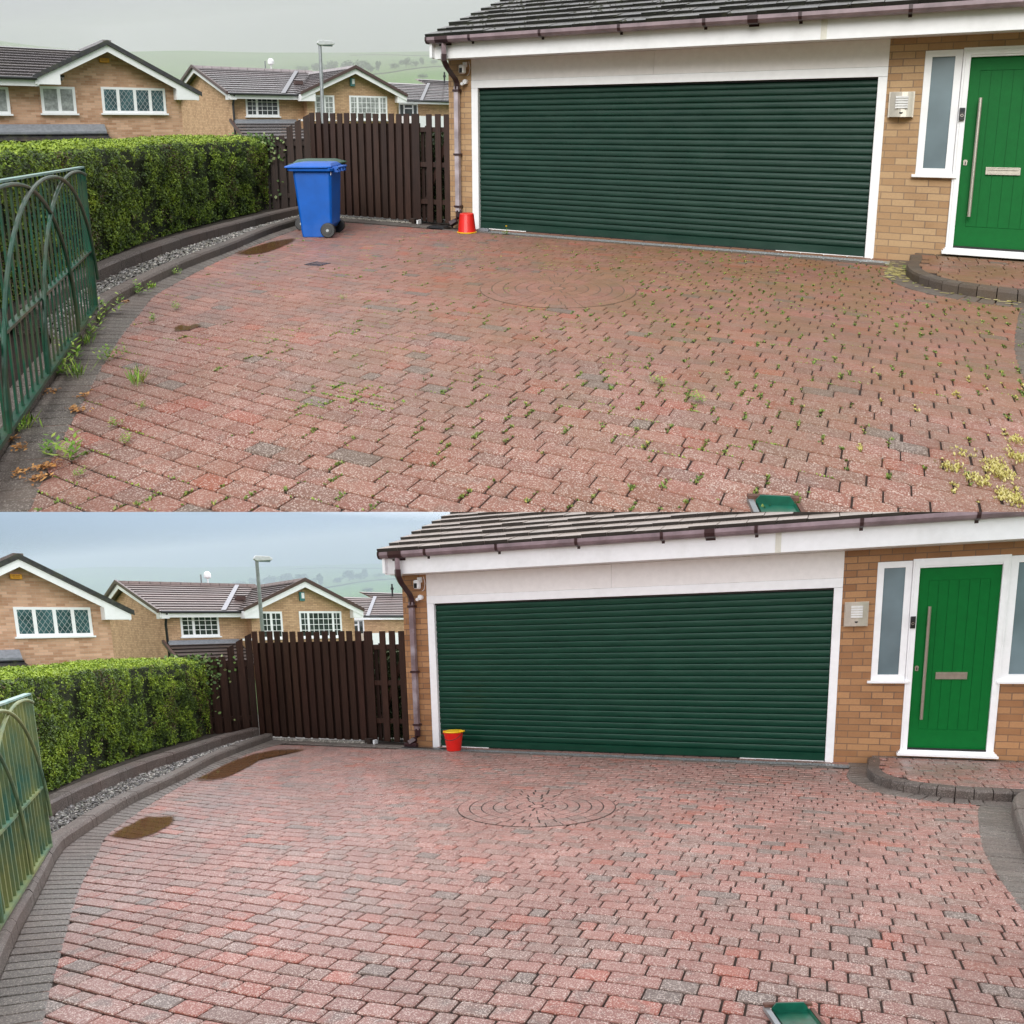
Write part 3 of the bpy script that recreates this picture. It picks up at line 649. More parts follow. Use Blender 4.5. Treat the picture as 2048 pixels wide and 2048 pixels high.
# ---------------------------------------------------------------- the bungalow with the wide garage
def bungalow(w):
    fr = Fr(w); up = w == 1; half = 'upper' if up else 'lower'
    root = thing('house', 'brick house with dark green garage door and green front door, %s roof, %s half' % ('mossy' if up else 'clean', half), 'house', fr, (0, 0, 0), 'garage fronts of the house')
    BR = M_('brick%d' % w)
    wl = MB()
    dep = 8.0
    wl.box(-0.49, -0.105, 0, dep, -0.1, 2.62)                     # pier left of the door, running back
    wl.box(-0.105, 5.15, 0.35, 0.45, -0.1, 2.62)
    wl.box(-0.105, 5.15, 0.03, 0.35, 2.12, 2.62)
    wl.box(5.15, 5.49, 0, 0.30, -0.1, 2.62)
    wl.box(5.49, 5.835, 0, 0.30, -0.1, 0.93)
    wl.box(5.835, 6.738, 0, 0.30, -0.1, 0.13)
    wl.box(6.738, 7.42, 0, 0.30, -0.1, 0.93)
    wl.box(5.49, 7.42, 0, 0.30, 2.25, 2.62)
    wl.box(7.42, 9.3, 0, 0.30, -0.1, 2.62)
    wl.box(5.15, 9.3, 0.301, dep, -0.1, 2.6)
    wl.build('wall', BR, fr, root)
    # roof
    x0, x1, ye, ze, sl_ = -0.60, 9.8, -0.42, 2.70, 0.352
    yr = 4.3; nc = 15
    cols = [(1, 1, 1), (0.8, 0.8, 0.82), (1.1, 1.08, 1.05)] if up else [(1, 1, 1), (.94, .94, .94)]
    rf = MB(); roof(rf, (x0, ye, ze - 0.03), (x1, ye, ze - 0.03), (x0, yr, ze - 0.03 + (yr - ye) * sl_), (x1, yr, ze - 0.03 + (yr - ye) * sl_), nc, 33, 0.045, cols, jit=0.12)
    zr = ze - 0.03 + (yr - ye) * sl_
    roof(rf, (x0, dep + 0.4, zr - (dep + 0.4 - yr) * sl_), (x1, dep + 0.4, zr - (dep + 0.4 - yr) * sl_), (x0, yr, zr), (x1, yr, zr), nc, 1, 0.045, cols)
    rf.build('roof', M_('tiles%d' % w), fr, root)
    gb = MB(); gb.prism([(0.0, 2.62), (dep, 2.62), (yr, zr - 0.08)], -0.49, -0.3, 0); gb.build('gable_wall', BR, fr, root)
    vb = MB(); vb.prism([(-0.39, 2.40), (-0.39, 2.62), (yr, zr - 0.045), (yr, zr - 0.25), (0.2, 2.40)], -0.55, -0.51, 0); vb.build('bargeboard', M_('white'), fr, root)
    if up:                                        # cushions of moss lying on the tiles
        V, C = [], []
        for _ in range(1500):
            u = rnd.random() ** 0.8; yy = ye + 0.05 + u * 3.4; i_ = math.floor((yy - ye) / ((yr - ye) / nc)); yy = ye + (i_ + (0.02 if rnd.random() < 0.55 else rnd.random() * 0.5)) * ((yr - ye) / nc)
            xx = rnd.uniform(-0.4, 8.5); zz = ze - 0.03 + (yy - ye) * sl_ + 0.04; r = rnd.uniform(0.008, 0.03)
            for k in range(5):
                a = k * 1.26; V.extend([(xx, yy, zz + r * 0.55), (xx + r * 1.3 * math.cos(a), yy + r * math.sin(a), zz - 0.012), (xx + r * 1.3 * math.cos(a + 1.26), yy + r * math.sin(a + 1.26), zz - 0.012)])
                g = rnd.uniform(0.6, 1.3); C.append((0.045 * g, 0.048 * g, 0.025 * g))
        mo = mesh_np('moss', M_('stone'), fr, root, np.array(V), len(C), 3, np.array(C)); kind(mo, 'stuff')
    # fascia, soffit, gutter
    fa = MB(); fa.box(-0.55, 9.8, -0.32, -0.30, 2.385, 2.63); fa.build('fascia', M_('white'), fr, root)
    jx = fr.pix(1648, 60, 1, -0.32)[0] if up else fr.pix(1557, 1075, 1, -0.32)[0]
    MB().box(jx - 0.03, jx + 0.03, -0.327, -0.3205, 2.383, 2.63).build('fascia_joint', plain('cream', (0.72, 0.70, 0.62), 0.4), fr, root)
    MB().box(-0.55, -0.47, -0.3235, -0.3205, 2.383, 2.63).build('fascia_end', M_('white'), fr, root)
    MB().box(-0.55, 9.8, -0.299, 0.0, 2.39, 2.402).build('soffit', M_('white'), fr, root)
    g = MB(); pr_ = []
    for k in range(9): a = math.pi + math.pi * k / 8; pr_.append((-0.385 + 0.055 * math.cos(a), 2.655 + 0.060 * math.sin(a) * (1.0)))
    pr_ = [(-0.44, 2.672), (-0.442, 2.63), (-0.425, 2.605), (-0.40, 2.592), (-0.34, 2.592), (-0.325, 2.61), (-0.324, 2.672), (-0.330, 2.672), (-0.331, 2.612), (-0.343, 2.60), (-0.398, 2.60), (-0.42, 2.612), (-0.435, 2.633), (-0.434, 2.672)]
    xg = fr.pix(1505, 45, 1, -0.42)[0]
    g.prism(pr_, -0.58, 9.8, 0); go = g.build('gutter', M_('gutter'), fr, root)
    def ring(xa, xb, gr=0.006, name='gutter_bracket', mat='brownpvc'):
        b = MB(); b.prism([(-0.44 - gr, 2.675), (-0.442 - gr, 2.628), (-0.427, 2.600 - gr), (-0.40, 2.592 - gr), (-0.322, 2.592 - gr), (-0.322, 2.56), (-0.3205, 2.56), (-0.3205, 2.675)], xa, xb, 0)
        b.build(name, M_(mat), fr, root)
    bpx = [258, 678, 1150, 1657] if up else []
    bx = [fr.pix(850 + p / 2.972, 70 - p * 0.02, 1, -0.44)[0] for p in bpx] + ([fr.pix(1450 + p / 3.231, 30, 1, -0.44)[0] for p in (485, 1197)] if up else [])
    if not up: bx = [fr.pix(740 + p / 2.927, 1090, 1, -0.44)[0] for p in (315, 735, 1205, 1705)] + [fr.pix(1400 + p / 2.981, 1050, 1, -0.44)[0] for p in (335, 965, 1660)]
    for x in bx: ring(x - 0.018, x + 0.018)
    xu = (fr.pix(1505, 40, 1, -0.44) if up else fr.pix(1419, 1057, 1, -0.44))[0]
    ring(xu - 0.055, xu + 0.055, 0.010, 'gutter_joint'); ring(-0.59, -0.565, 0.008, 'gutter_end'); ring(-0.43, -0.23, 0.010, 'gutter_outlet')
    # rainwater pipe
    px = -0.32
    def sq(path, r=0.032, mat='gutter', nm='downpipe', par=root):
        return MB().tube(path, r * 1.25, 4).build(nm, M_(mat), fr, par)
    dp = sq([(px, -0.385, 2.60), (px, -0.385, 2.42)])
    sq([(px, -0.385, 2.44), (px, -0.385, 2.36), (px, -0.31, 2.27), (px, -0.10, 2.13), (px, -0.06, 2.07), (px, -0.055, 1.99)], 0.038, 'brownpvc', 'pipe_bend')
    pm = plain('agedpipe%d' % w, (0.42, 0.37, 0.40) if up else (0.19, 0.14, 0.15), 0.45, var=0.3, scale=4, dirt=(0.10, 0.06, 0.06) if up else (0.42, 0.38, 0.42), dirt_amt=0.5 if up else 1.0)
    MB().box(px - 0.034, px + 0.034, -0.088, -0.02, 0.24, 2.02).build('downpipe', pm, fr, root, bevel=0.004)
    sq([(px, -0.055, 0.26), (px, -0.055, 0.16), (px - 0.03, -0.075, 0.10), (px - 0.10, -0.13, 0.05)], 0.038, 'brownpvc', 'pipe_shoe')
    for z in (1.95, 1.05, 0.3): MB().box(px - 0.05, px + 0.05, -0.095, -0.001, z, z + 0.03).build('pipe_clip', M_('brownpvc'), fr, root)
    # garage opening: white jambs and header, panel above
    MB().box(-0.105, 0.0, -0.012, 0.10, -0.03, 1.992).build('jamb', M_('white'), fr, root, bevel=0.003)
    MB().box(5.06, 5.15, -0.012, 0.10, -0.03, 1.992).build('jamb', M_('white'), fr, root, bevel=0.003)
    MB().box(-0.105, 5.15, -0.014, 0.10, 1.994, 2.098).build('header_trim', M_('white'), fr, root, bevel=0.003)
    jp = (fr.pix(1308, 130, 1, 0) if up else fr.pix(1223, 1160, 1, 0))[0]
    hp = MB(); hp.box(-0.105, jp - 0.0015, -0.006, 0.03, 2.101, 2.388); hp.box(jp + 0.0015, 5.15, -0.006, 0.03, 2.101, 2.388); hp.build('header_panel', M_('panel'), fr, root)
    # roller door
    sd_ = MB(); n = 25; z = 0.105; p = (1.972 - z) / n; X0, X1 = 0.004, 5.056
    prof = []
    for i in range(n):
        b = z + i * p
        for fz, d in ((0.0, 0.004), (0.05, -0.001), (0.14, -0.006), (0.35, -0.0095), (0.6, -0.0095), (0.82, -0.006), (0.94, -0.001), (0.97, 0.008)): prof.append((b + fz * p, 0.045 + d))
    prof = [(0.012, 0.03), (0.1, 0.03), (0.103, 0.05)] + prof + [(1.976, 0.05)]
    v = []; f = []
    NX = 40
    for (zz, yy) in prof:
        for k in range(NX + 1): v.append((X0 + (X1 - X0) * k / NX, yy + 0.0016 * math.sin(k * 0.9 + zz * 7), zz))
    for i in range(len(prof) - 1):
        for k in range(NX): a = i * (NX + 1) + k; f.append((a, a + 1, a + NX + 2, a + NX + 1))
    sd_.add(v, f); gd = sd_.build('garage_door', M_('shutter%d' % w), fr, root, recalc=False)
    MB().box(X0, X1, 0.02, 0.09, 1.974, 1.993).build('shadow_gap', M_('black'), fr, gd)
    MB().box(X0, X1, 0.026, 0.08, -0.012, 0.0115).build('rubber_seal', M_('black'), fr, gd)
    MB().box(0.03, 0.75, 0.018, 0.025, -0.006, 0.012).build('white_strip', M_('white'), fr, gd)  # white strips stand in for the light line along the door foot
    MB().box(4.1, 5.05, 0.018, 0.025, -0.006, 0.009).build('white_strip', M_('white'), fr, gd)
    # cameras on the pier
    c = MB(); c.box(-0.235, -0.165, -0.03, -0.001, 2.285, 2.355); c.build('security_camera', M_('white'), fr, root, bevel=0.006)
    cam = MB(); cam.box(-0.25, -0.165, -0.12, -0.035, 2.195, 2.315); co = cam.build('security_camera', M_('white'), fr, root, bevel=0.02)
    MB().box(-0.232, -0.19, -0.128, -0.119, 2.205, 2.27).build('lens', M_('black'), fr, co)
    s = MB(); s.tube([(-0.19, -0.001, 2.085), (-0.19, -0.05, 2.085)], 0.035, 12); so_ = s.build('sensor', M_('white'), fr, root)
    MB().tube([(-0.22, -0.04, 2.06), (-0.22, -0.085, 2.055)], 0.022, 10).build('sensor_eye', M_('white'), fr, so_)
    MB().tube([(-0.14, -0.012, 2.36), (-0.12, -0.012, 2.27), (-0.14, -0.012, 2.19), (-0.17, -0.012, 2.17)], 0.004, 5).build('cable', M_('white'), fr, root)
    # side window, front door, second side window
    window(fr, root, 5.492, 5.833, 0.955, 2.248, [], 'frost', fw=0.066, y=0.03, sill=False, name='side_window')
    MB().box(5.455, 5.875, -0.045, 0.05, 0.925, 0.954).build('window_sill', M_('white'), fr, root, bevel=0.004)
    window(fr, root, 6.742, 7.30, 0.955, 2.248, [], 'frost', fw=0.07, y=0.03, sill=False, name='side_window')
    MB().box(6.705, 7.36, -0.045, 0.05, 0.925, 0.954).build('window_sill', M_('white'), fr, root, bevel=0.004)
    d = MB(); d.box(5.836, 5.905, -0.022, 0.08, 0.17, 2.262); d.box(6.668, 6.738, -0.022, 0.08, 0.17, 2.262); d.box(5.905, 6.668, -0.022, 0.08, 2.165, 2.262)
    d.box(5.856, 5.904, -0.030, -0.0225, 0.19, 2.235); d.box(6.669, 6.718, -0.030, -0.0225, 0.19, 2.235); d.box(5.856, 6.718, -0.0305, -0.023, 2.185, 2.235)
    d.build('door_frame', M_('white'), fr, root, bevel=0.003)
    df = MB(); df.box(5.906, 6.667, 0.012, 0.06, 0.205, 2.164)
    a, b, z0, z1 = 6.0, 6.575, 0.415, 2.03
    df.box(5.906, a, 0.006, 0.0125, 0.205, 2.164); df.box(b, 6.667, 0.006, 0.0125, 0.205, 2.164); df.box(a, b, 0.006, 0.0125, 0.205, z0); df.box(a, b, 0.006, 0.0125, z1, 2.164)
    for k in range(6):
        w6 = (b - a) / 6; df.box(a + w6 * k + 0.003, a + w6 * (k + 1) - 0.003, 0.0068, 0.0125, z0 + 0.004, z1 - 0.004)
    do = df.build('front_door', M_('doorgreen'), fr, root)
    MB().box(5.906, 6.667, -0.02, 0.012, 0.186, 0.206).build('weather_bar', M_('black'), fr, do)
    hd = MB(); hd.tube([(6.02, -0.055, 0.53), (6.02, -0.055, 1.755)], 0.0165, 14); ho = hd.build('handle', M_('steel'), fr, do, smooth=False)
    for hz in (0.68, 1.6): MB().tube([(6.02, -0.055, hz), (6.02, 0.01, hz)], 0.009, 8).build('handle_stand', M_('steel'), fr, do)
    k = MB(); k.tube([(5.944, -0.002, 1.10), (5.944, 0.008, 1.10)], 0.02, 12); k.box(5.928, 5.960, -0.0025, 0.0075, 1.062, 1.10); ko = k.build('lock', M_('steel'), fr, do)
    MB().box(5.939, 5.949, -0.006, -0.0026, 1.07, 1.10).build('keyhole', M_('black'), fr, ko)
    lp = MB(); lp.box(6.132, 6.432, -0.008, 0.0062, 0.972, 0.982); lp.box(6.132, 6.432, -0.008, 0.0062, 1.038, 1.048); lp.box(6.132, 6.142, -0.008, 0.0062, 0.982, 1.038); lp.box(6.422, 6.432, -0.008, 0.0062, 0.982, 1.038); lp.box(6.142, 6.422, -0.004, 0.006, 0.983, 1.037); lp.box(6.148, 6.416, -0.012, -0.0045, 1.020, 1.034)
    lp.build('letter_plate', M_('steel'), fr, do)
    th = MB(); th.box(5.80, 6.775, -0.11, 0.05, 0.125, 0.150); th.box(5.815, 6.76, -0.075, 0.05, 0.1505, 0.168); th.box(5.83, 6.745, -0.045, 0.05, 0.1685, 0.186); th.build('threshold', M_('white'), fr, root, bevel=0.002)
    # bell
    be = MB(); be.box(5.845, 5.895, -0.050, -0.0305, 1.525, 1.655); bo = be.build('doorbell', M_('black'), fr, root, bevel=0.004)
    r_ = MB(); cc = (5.870, 1.577)
    for j in range(20):
        a0, a1 = j * math.pi / 10, (j + 1) * math.pi / 10
        r_.add([(cc[0] + q * math.cos(t_), -0.0512, cc[1] + q * math.sin(t_)) for q, t_ in ((0.010, a0), (0.014, a0), (0.014, a1), (0.010, a1))], [(0, 1, 2, 3)])
    r_.build('button', M_('steel'), fr, bo); MB().box(5.855, 5.886, -0.052, -0.0502, 1.615, 1.643).build('bell_camera', glass_mat('lensglass', (0.02, 0.025, 0.03)) if 'lensglass' not in MATS else MATS['lensglass'], fr, bo)
    # stainless wall light with louvres
    b = MB(); pts = [(5.195 + 0.215 * q, -0.055 - 0.035 * math.sin(math.pi * q)) for q in np.linspace(0, 1, 9)]
    b.prism(pts + [(5.41, -0.002), (5.195, -0.002)], 1.565, 1.825, 2); wo_ = b.build('wall_light', plain('boxsteel', (.60, .56, .48), .38, .35, var=.06, scale=30), fr, root)
    MB().box(5.18, 5.425, -0.03, -0.001, 1.56, 1.83).build('back_plate', MATS['boxsteel'], fr, wo_)
    for j in range(5): MB().box(5.245, 5.365, -0.098, -0.082, 1.655 + j * 0.027, 1.675 + j * 0.027).build('louvre', plain('lens_white', (0.75, 0.75, 0.74), 0.3), fr, wo_)
    se = MB(); se.add([(5.305 + 0.018 * math.cos(t_), -0.0935, 1.615 + 0.018 * math.sin(t_)) for t_ in np.linspace(math.pi, 2 * math.pi, 10)], [tuple(range(10))]); se.build('motion_sensor', M_('black'), fr, wo_)
    # drain along the threshold
    dr = MB(); xs = -0.47 if not up else 0.12; dr.box(xs, 5.32, -0.262, -0.252, -0.02, 0.007); dr.box(xs, 5.32, -0.165, -0.155, -0.02, 0.007)
    x = xs
    while x < 5.31: dr.box(x, x + 0.014, -0.252, -0.165, -0.004, 0.006); x += 0.034
    dr.box(xs, 5.32, -0.213, -0.204, -0.003, 0.0065)
    t = thing('drain_grating', 'long galvanised slotted drain grating along the foot of the garage door, %s half' % half, 'drain', fr, (2.5, -0.2, 0), 'garage threshold drains')
    dr.build('grating', M_('grating'), fr, t); MB().box(xs, 5.32, -0.2515, -0.1655, -0.013, -0.006).build('channel', M_('black'), fr, t)
    if not up:
        MB().box(-0.47, 0.35, -0.262, -0.156, 0.0075, 0.012).build('cover', M_('blackpvc'), fr, t)
        t2 = MB(); t2.box(-0.5, -0.31, -0.14, -0.06, 0.0, 0.055); o = t2.build('pipe_end', M_('brownpvc'), fr, bevel=0.006); o['label'] = 'brown plastic pipe end lying by the downpipe foot, lower half'; o['category'] = 'pipe'
    else:
        g2 = MB(); g2.box(-0.72, -0.42, -0.30, -0.12, 0.0, 0.02); g2.box(-0.70, -0.44, -0.28, -0.14, 0.02, 0.032)
        o = g2.build('drain_cover', M_('blackpvc'), fr, bevel=0.004); o['label'] = 'small black plastic gully cover at the foot of the downpipe by the red bucket'; o['category'] = 'drain cover'
        g3 = MB(); g3.box(0.11, 0.28, -0.24, -0.16, 0.008, 0.035); g3.box(0.13, 0.26, -0.225, -0.175, 0.035, 0.045)
        o = g3.build('pipe_fitting', M_('lead'), fr, bevel=0.005); o['label'] = 'grey pipe fitting lying just right of the upturned red bucket'; o['category'] = 'fitting'
# ---------------------------------------------------------------- fence, gate, hedge
def garden_gate(w):
    fr = Fr(w); up = w == 1; half = 'upper' if up else 'lower'; W = M_('wood')
    root = thing('wooden_gate', 'tall dark brown close-boarded wooden gate beside the brick house, %s half' % half, 'gate', fr, (-2.2, 0.1, 0), 'dark brown board gates')
    n = 15; x0, x1 = -3.27, -1.13; pitch = (x1 - x0 + 0.045) / n
    for i in range(n):
        a = x0 + i * pitch; b = a + (0.097 if i < n - 1 else 0.135); h = 1.685 - 0.003 * i + rnd.uniform(-.006, .006); k = rnd.uniform(0.75, 1.25)
        mb = MB(); mb.col = (k, k * rnd.uniform(.95, 1.05), k); zb = 0.03 + rnd.uniform(0, .012); lean = rnd.uniform(-.006, .006)
        mb.hexa([(a, .10, zb), (b, .10, zb), (b, .118, zb), (a, .118, zb), (a + lean, .10, h), (b + lean, .10, h), (b + lean, .118, h), (a + lean, .118, h)])
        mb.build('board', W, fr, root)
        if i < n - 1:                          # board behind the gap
            a2 = a + 0.040 + (0.010 if rnd.random() < .25 else 0); k = rnd.uniform(.4, .65); mb = MB(); mb.col = (k, k, k)  # darker tint paints in the shade behind the gap, plus weathering
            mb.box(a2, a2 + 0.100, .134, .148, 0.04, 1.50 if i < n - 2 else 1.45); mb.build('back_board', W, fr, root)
    for z in (0.22, 0.84, 1.42): mb = MB(); mb.col = (.9, .9, .9); mb.box(x0, x1, .149, .19, z, z + .09); mb.build('rail', W, fr, root)
    # narrow side panel
    r2 = thing('fence_panel', 'narrow gappy dark brown fence panel between the gate and the brick pier, %s half' % half, 'fence', fr, (-.8, .1, 0), 'narrow fence panels')
    for a, top in ((-1.10, 1.44), (-1.02, 1.47), (-0.965, 1.64), (-0.805, 1.64), (-0.65, 1.635)):
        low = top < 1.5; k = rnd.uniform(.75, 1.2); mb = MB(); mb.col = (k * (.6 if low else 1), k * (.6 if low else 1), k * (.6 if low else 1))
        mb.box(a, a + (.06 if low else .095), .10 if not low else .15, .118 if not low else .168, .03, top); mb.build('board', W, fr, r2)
    for z in (0.3, 0.86, 1.38): mb = MB(); mb.box(-1.1, -0.5, .1185, .149, z, z + .07); mb.build('rail', W, fr, r2)
    mb = MB(); L = [(-1.05, .36), (-0.98, .36), (-0.55, 1.38), (-0.62, 1.38)]; mb.prism(L, .151, .17, 1); mb.build('brace', W, fr, r2)
    MB().box(-.56, -.5, .12, .18, 0, 1.5).build('post', W, fr, r2)
    # pale things glimpsed behind: a low wall
    MB().box(-1.25, -1.15, .0, .08, 0.0, .075).build('door_stop', M_('sand'), fr, root); MB().box(-1.10, -1.075, -.01, .08, 0.0, .06).build('bolt', M_('white'), fr, r2)
    kind(MB().box(-6, -.5, .3, 5, -.1, -.01).build('path', plain('pathgrey', (.13, .125, .11), .8), fr), 'structure')
    b = thing('bush', 'dark leafy bush seen through the gaps beside the brick pier, %s half' % half, 'bush', fr, (-.9, .6, 0), 'bushes behind the fences'); P, C = [], []
    for _ in range(1500): P.append((rnd.uniform(-1.5, -.45), .32 + abs(rnd.gauss(0, .12)), rnd.uniform(.02, 1.42))); C.append(rnd.choice([(.03, .05, .015), (.05, .08, .02), (.02, .03, .01), (.10, .13, .05)]))
    V = leaves(np.array(P), np.tile([.3, -1, .2], (len(P), 1)), .03, None, .8, .6); mesh_np('leaves', M_('leaf'), fr, b, V, len(C), 4, np.array(C)); MB().box(-1.5, -.52, .55, .62, .02, 1.4).build('branches', M_('core'), fr, b)
    # stepped return fence going back along the hedge
    f2 = Fr(w, (-3.30, 0.10, 0), math.radians(180 + 42))   # x runs away from the gate towards the hedge
    r3 = thing('garden_fence', 'dark brown board fence stepping down from the gate into the hedge, %s half' % half, 'fence', fr, (-3.3, .1, 0), 'stepped return fences')
    MB().box(-.02, .075, -.09, -.012, 0, 1.62).build('post', W, f2, r3)  # post added to cover the slit between gate and return fence
    tops = [1.66, 1.58, 1.49, 1.31, 1.31, 1.305, 1.31, 1.31, 1.31, 1.31, 1.31]
    for i, tp in enumerate(tops):
        k = rnd.uniform(.7, 1.2); mb = MB(); mb.col = (k, k * 1.03, k); a = -0.02 + i * .135
        mb.hexa([(a, -.01, .03), (a + .1, -.01, .03), (a + .1, .008, .03), (a, .008, .03), (a, -.01, tp), (a + .1, -.01, tp - (.05 if i < 3 else 0)), (a + .1, .008, tp - (.05 if i < 3 else 0)), (a, .008, tp)])
        mb.build('board', W, f2, r3)
    for z in (.3, 1.15): MB().box(0, 1.5, -.05, -.0105, z, z + .07).build('rail', W, f2, r3)
    for i in range(10):
        pass
        a = .08 + i * .135; MB().box(a, a + .09, -.07, -.0505, .05, 1.25).build('back_board', W, f2, r3)

from mathutils import noise as mn
def fnoise(p, s): return mn.noise(Vector((p[0] * s, p[1] * s, p[2] * s)))
def leaves(P, Nn, size, cols, spread=0.9, aspect=0.5):
    """one quad per leaf, facing roughly along Nn"""
    n = len(P); R = RS
    d = Nn + R.normal(0, spread, (n, 3)); d /= np.linalg.norm(d, axis=1, keepdims=True)
    a = np.cross(d, R.normal(0, 1, (n, 3))); a /= np.linalg.norm(a, axis=1, keepdims=True) + 1e-9; b = np.cross(d, a)
    s = (size * R.uniform(.6, 1.35, n))[:, None]
    V = np.stack([P - a * s, P + b * s * aspect + a * s * .1, P + a * s, P - b * s * aspect + a * s * .1], 1).reshape(-1, 3)
    return V
def hedge(w):
    fr = Fr(w); up = w == 1; half = 'upper' if up else 'lower'
    root = thing('hedge', 'long clipped evergreen hedge behind the gravel strip, %s half' % half, 'hedge', fr, (-2.5, -3, 0), 'clipped evergreen hedges')
    Q = resample(HEDGE, 0.05); t = np.gradient(Q, axis=0); t /= np.linalg.norm(t, axis=1, keepdims=True); nn = np.stack([-t[:, 1], t[:, 0]], 1)  # towards the drive
    H, TH, RR = 1.30, 1.5, 0.16
    if inside((0, 0), [(0, 0)]): pass
    # outward = away from hedge body = side of the drive
    core = MB(); Qs = Q[::6]; ns_ = nn[::6]; prof = [(-.10, .12), (-.10, H - .22), (-.2, H - .08), (-TH + .12, H - .07), (-TH + .12, .12)]
    v = []; f = []; m = len(prof)
    for q, n_ in zip(Qs, ns_):
        for a, z in prof: p = q + n_ * a; v.append((p[0], p[1], z))
    for i in range(len(Qs) - 1):
        for k in range(m): k2 = (k + 1) % m; f.append((i * m + k, i * m + k2, (i + 1) * m + k2, (i + 1) * m + k))
    f.append(tuple(range(m))); f.append(tuple(range((len(Qs) - 1) * m, len(Qs) * m))); core.add(v, f)
    core.build('branches', M_('core'), fr, root)
    P = []; Nn = []; C = []
    total = 125000
    for _ in range(total):
        i = rnd.random() ** 1.0 * (len(Q) - 1); i0 = int(i); q = Q[i0] + (Q[min(i0 + 1, len(Q) - 1)] - Q[i0]) * (i - i0); n_ = nn[i0]
        u = rnd.random(); topside = False
        if u < .60: a, z, nx, nz = 0.0, .14 + (H - RR - .14) * rnd.random(), 1.0, .12
        elif u < .72:
            th = rnd.random() * math.pi / 2; a, z, nx, nz = -RR + RR * math.cos(th), H - RR + RR * math.sin(th), math.cos(th), math.sin(th); topside = th > .9
        else: a, z, nx, nz = -RR - rnd.random() * (TH - RR), H, 0.0, 1.0; topside = True
        p3 = np.array([q[0] + n_[0] * a, q[1] + n_[1] * a, z])
        nv = np.array([n_[0] * nx, n_[1] * nx, nz])
        big = fnoise(p3, 1.3); med = fnoise(p3 + 5, 4.5); sm = fnoise(p3 + 9, 14)
        dsp = .035 * big + .04 * med + .022 * sm - abs(rnd.gauss(0, .022))
        end = max(0, min(1, (i / (len(Q) - 1) < .42) * (1 - i / (len(Q) - 1) / .42)))
        low = max(0, 1 - z / .85)
        if not topside and (med + .5 * sm + .6 * big) < -.30 + .55 * end * low + .10 * low and rnd.random() < .93: continue   # thin, bare patches
        if nx > .5: dsp -= .05 * low
        p3 = p3 + nv * dsp; P.append(p3); Nn.append(nv)
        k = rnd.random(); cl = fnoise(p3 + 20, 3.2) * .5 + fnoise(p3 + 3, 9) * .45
        fresh = (.55 if topside else 0.0) + cl * 1.1 + (k - .5) * .55 + .1  # top leaves coloured brighter: new growth plus the lit top painted in
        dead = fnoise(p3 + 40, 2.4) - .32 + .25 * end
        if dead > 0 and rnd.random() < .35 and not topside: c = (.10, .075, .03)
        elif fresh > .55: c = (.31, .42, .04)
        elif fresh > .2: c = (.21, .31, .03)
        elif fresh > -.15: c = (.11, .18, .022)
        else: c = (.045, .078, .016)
        k = rnd.uniform(.8, 1.2); C.append((c[0] * k, c[1] * k, c[2] * k))
    # end face by the fence
    q, n_, tt = Q[0], nn[0], t[0]
    for _ in range(5000):
        a = -rnd.random() * 1.2; z = .14 + rnd.random() * (H - .16); P.append(np.array([q[0] + n_[0] * a - tt[0] * rnd.uniform(0, .1), q[1] + n_[1] * a - tt[1] * rnd.uniform(0, .1), z])); Nn.append(np.array([-tt[0], -tt[1], 0.1]))
        c = rnd.choice([(.035, .06, .014), (.06, .10, .02), (.1, .15, .02)]); C.append(c)
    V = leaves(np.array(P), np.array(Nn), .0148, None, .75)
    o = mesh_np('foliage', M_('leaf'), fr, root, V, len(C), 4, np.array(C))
    # ivy on the fence
    iv = thing('ivy', 'pale variegated ivy climbing the fence top beside the hedge end, %s half' % half, 'ivy', fr, (-3.6, -.3, 0), 'ivy on the fences')
    f2 = Fr(w, (-3.30, 0.10, 0), math.radians(222)); P = []; C = []; Nn = []
    for _ in range(330):
        s_ = rnd.choice([rnd.gauss(.95, .22), rnd.gauss(.75, .2)]); z = 1.3 - abs(rnd.gauss(0, .22)) + (.06 if rnd.random() < .5 else 0) if rnd.random() < .8 else rnd.uniform(.3, 1.2)
        P.append((s_, .03 + abs(rnd.gauss(0, .03)), z)); Nn.append((.2, 1, .3)); C.append(rnd.choice([(.26, .32, .13), (.14, .22, .06), (.05, .10, .02), (.07, .12, .03), (.08, .15, .03)]))
    V = leaves(np.array(P), np.array(Nn), .026, None, .5, .8); mesh_np('leaves', M_('leaf'), f2, iv, V, len(C), 4, np.array(C))
    st = MB(); st.tube([(.9, .025, .15), (.93, .03, .6), (.85, .03, 1.0), (.95, .03, 1.32)], .007, 5); st.build('stem', M_('bark'), f2, iv)

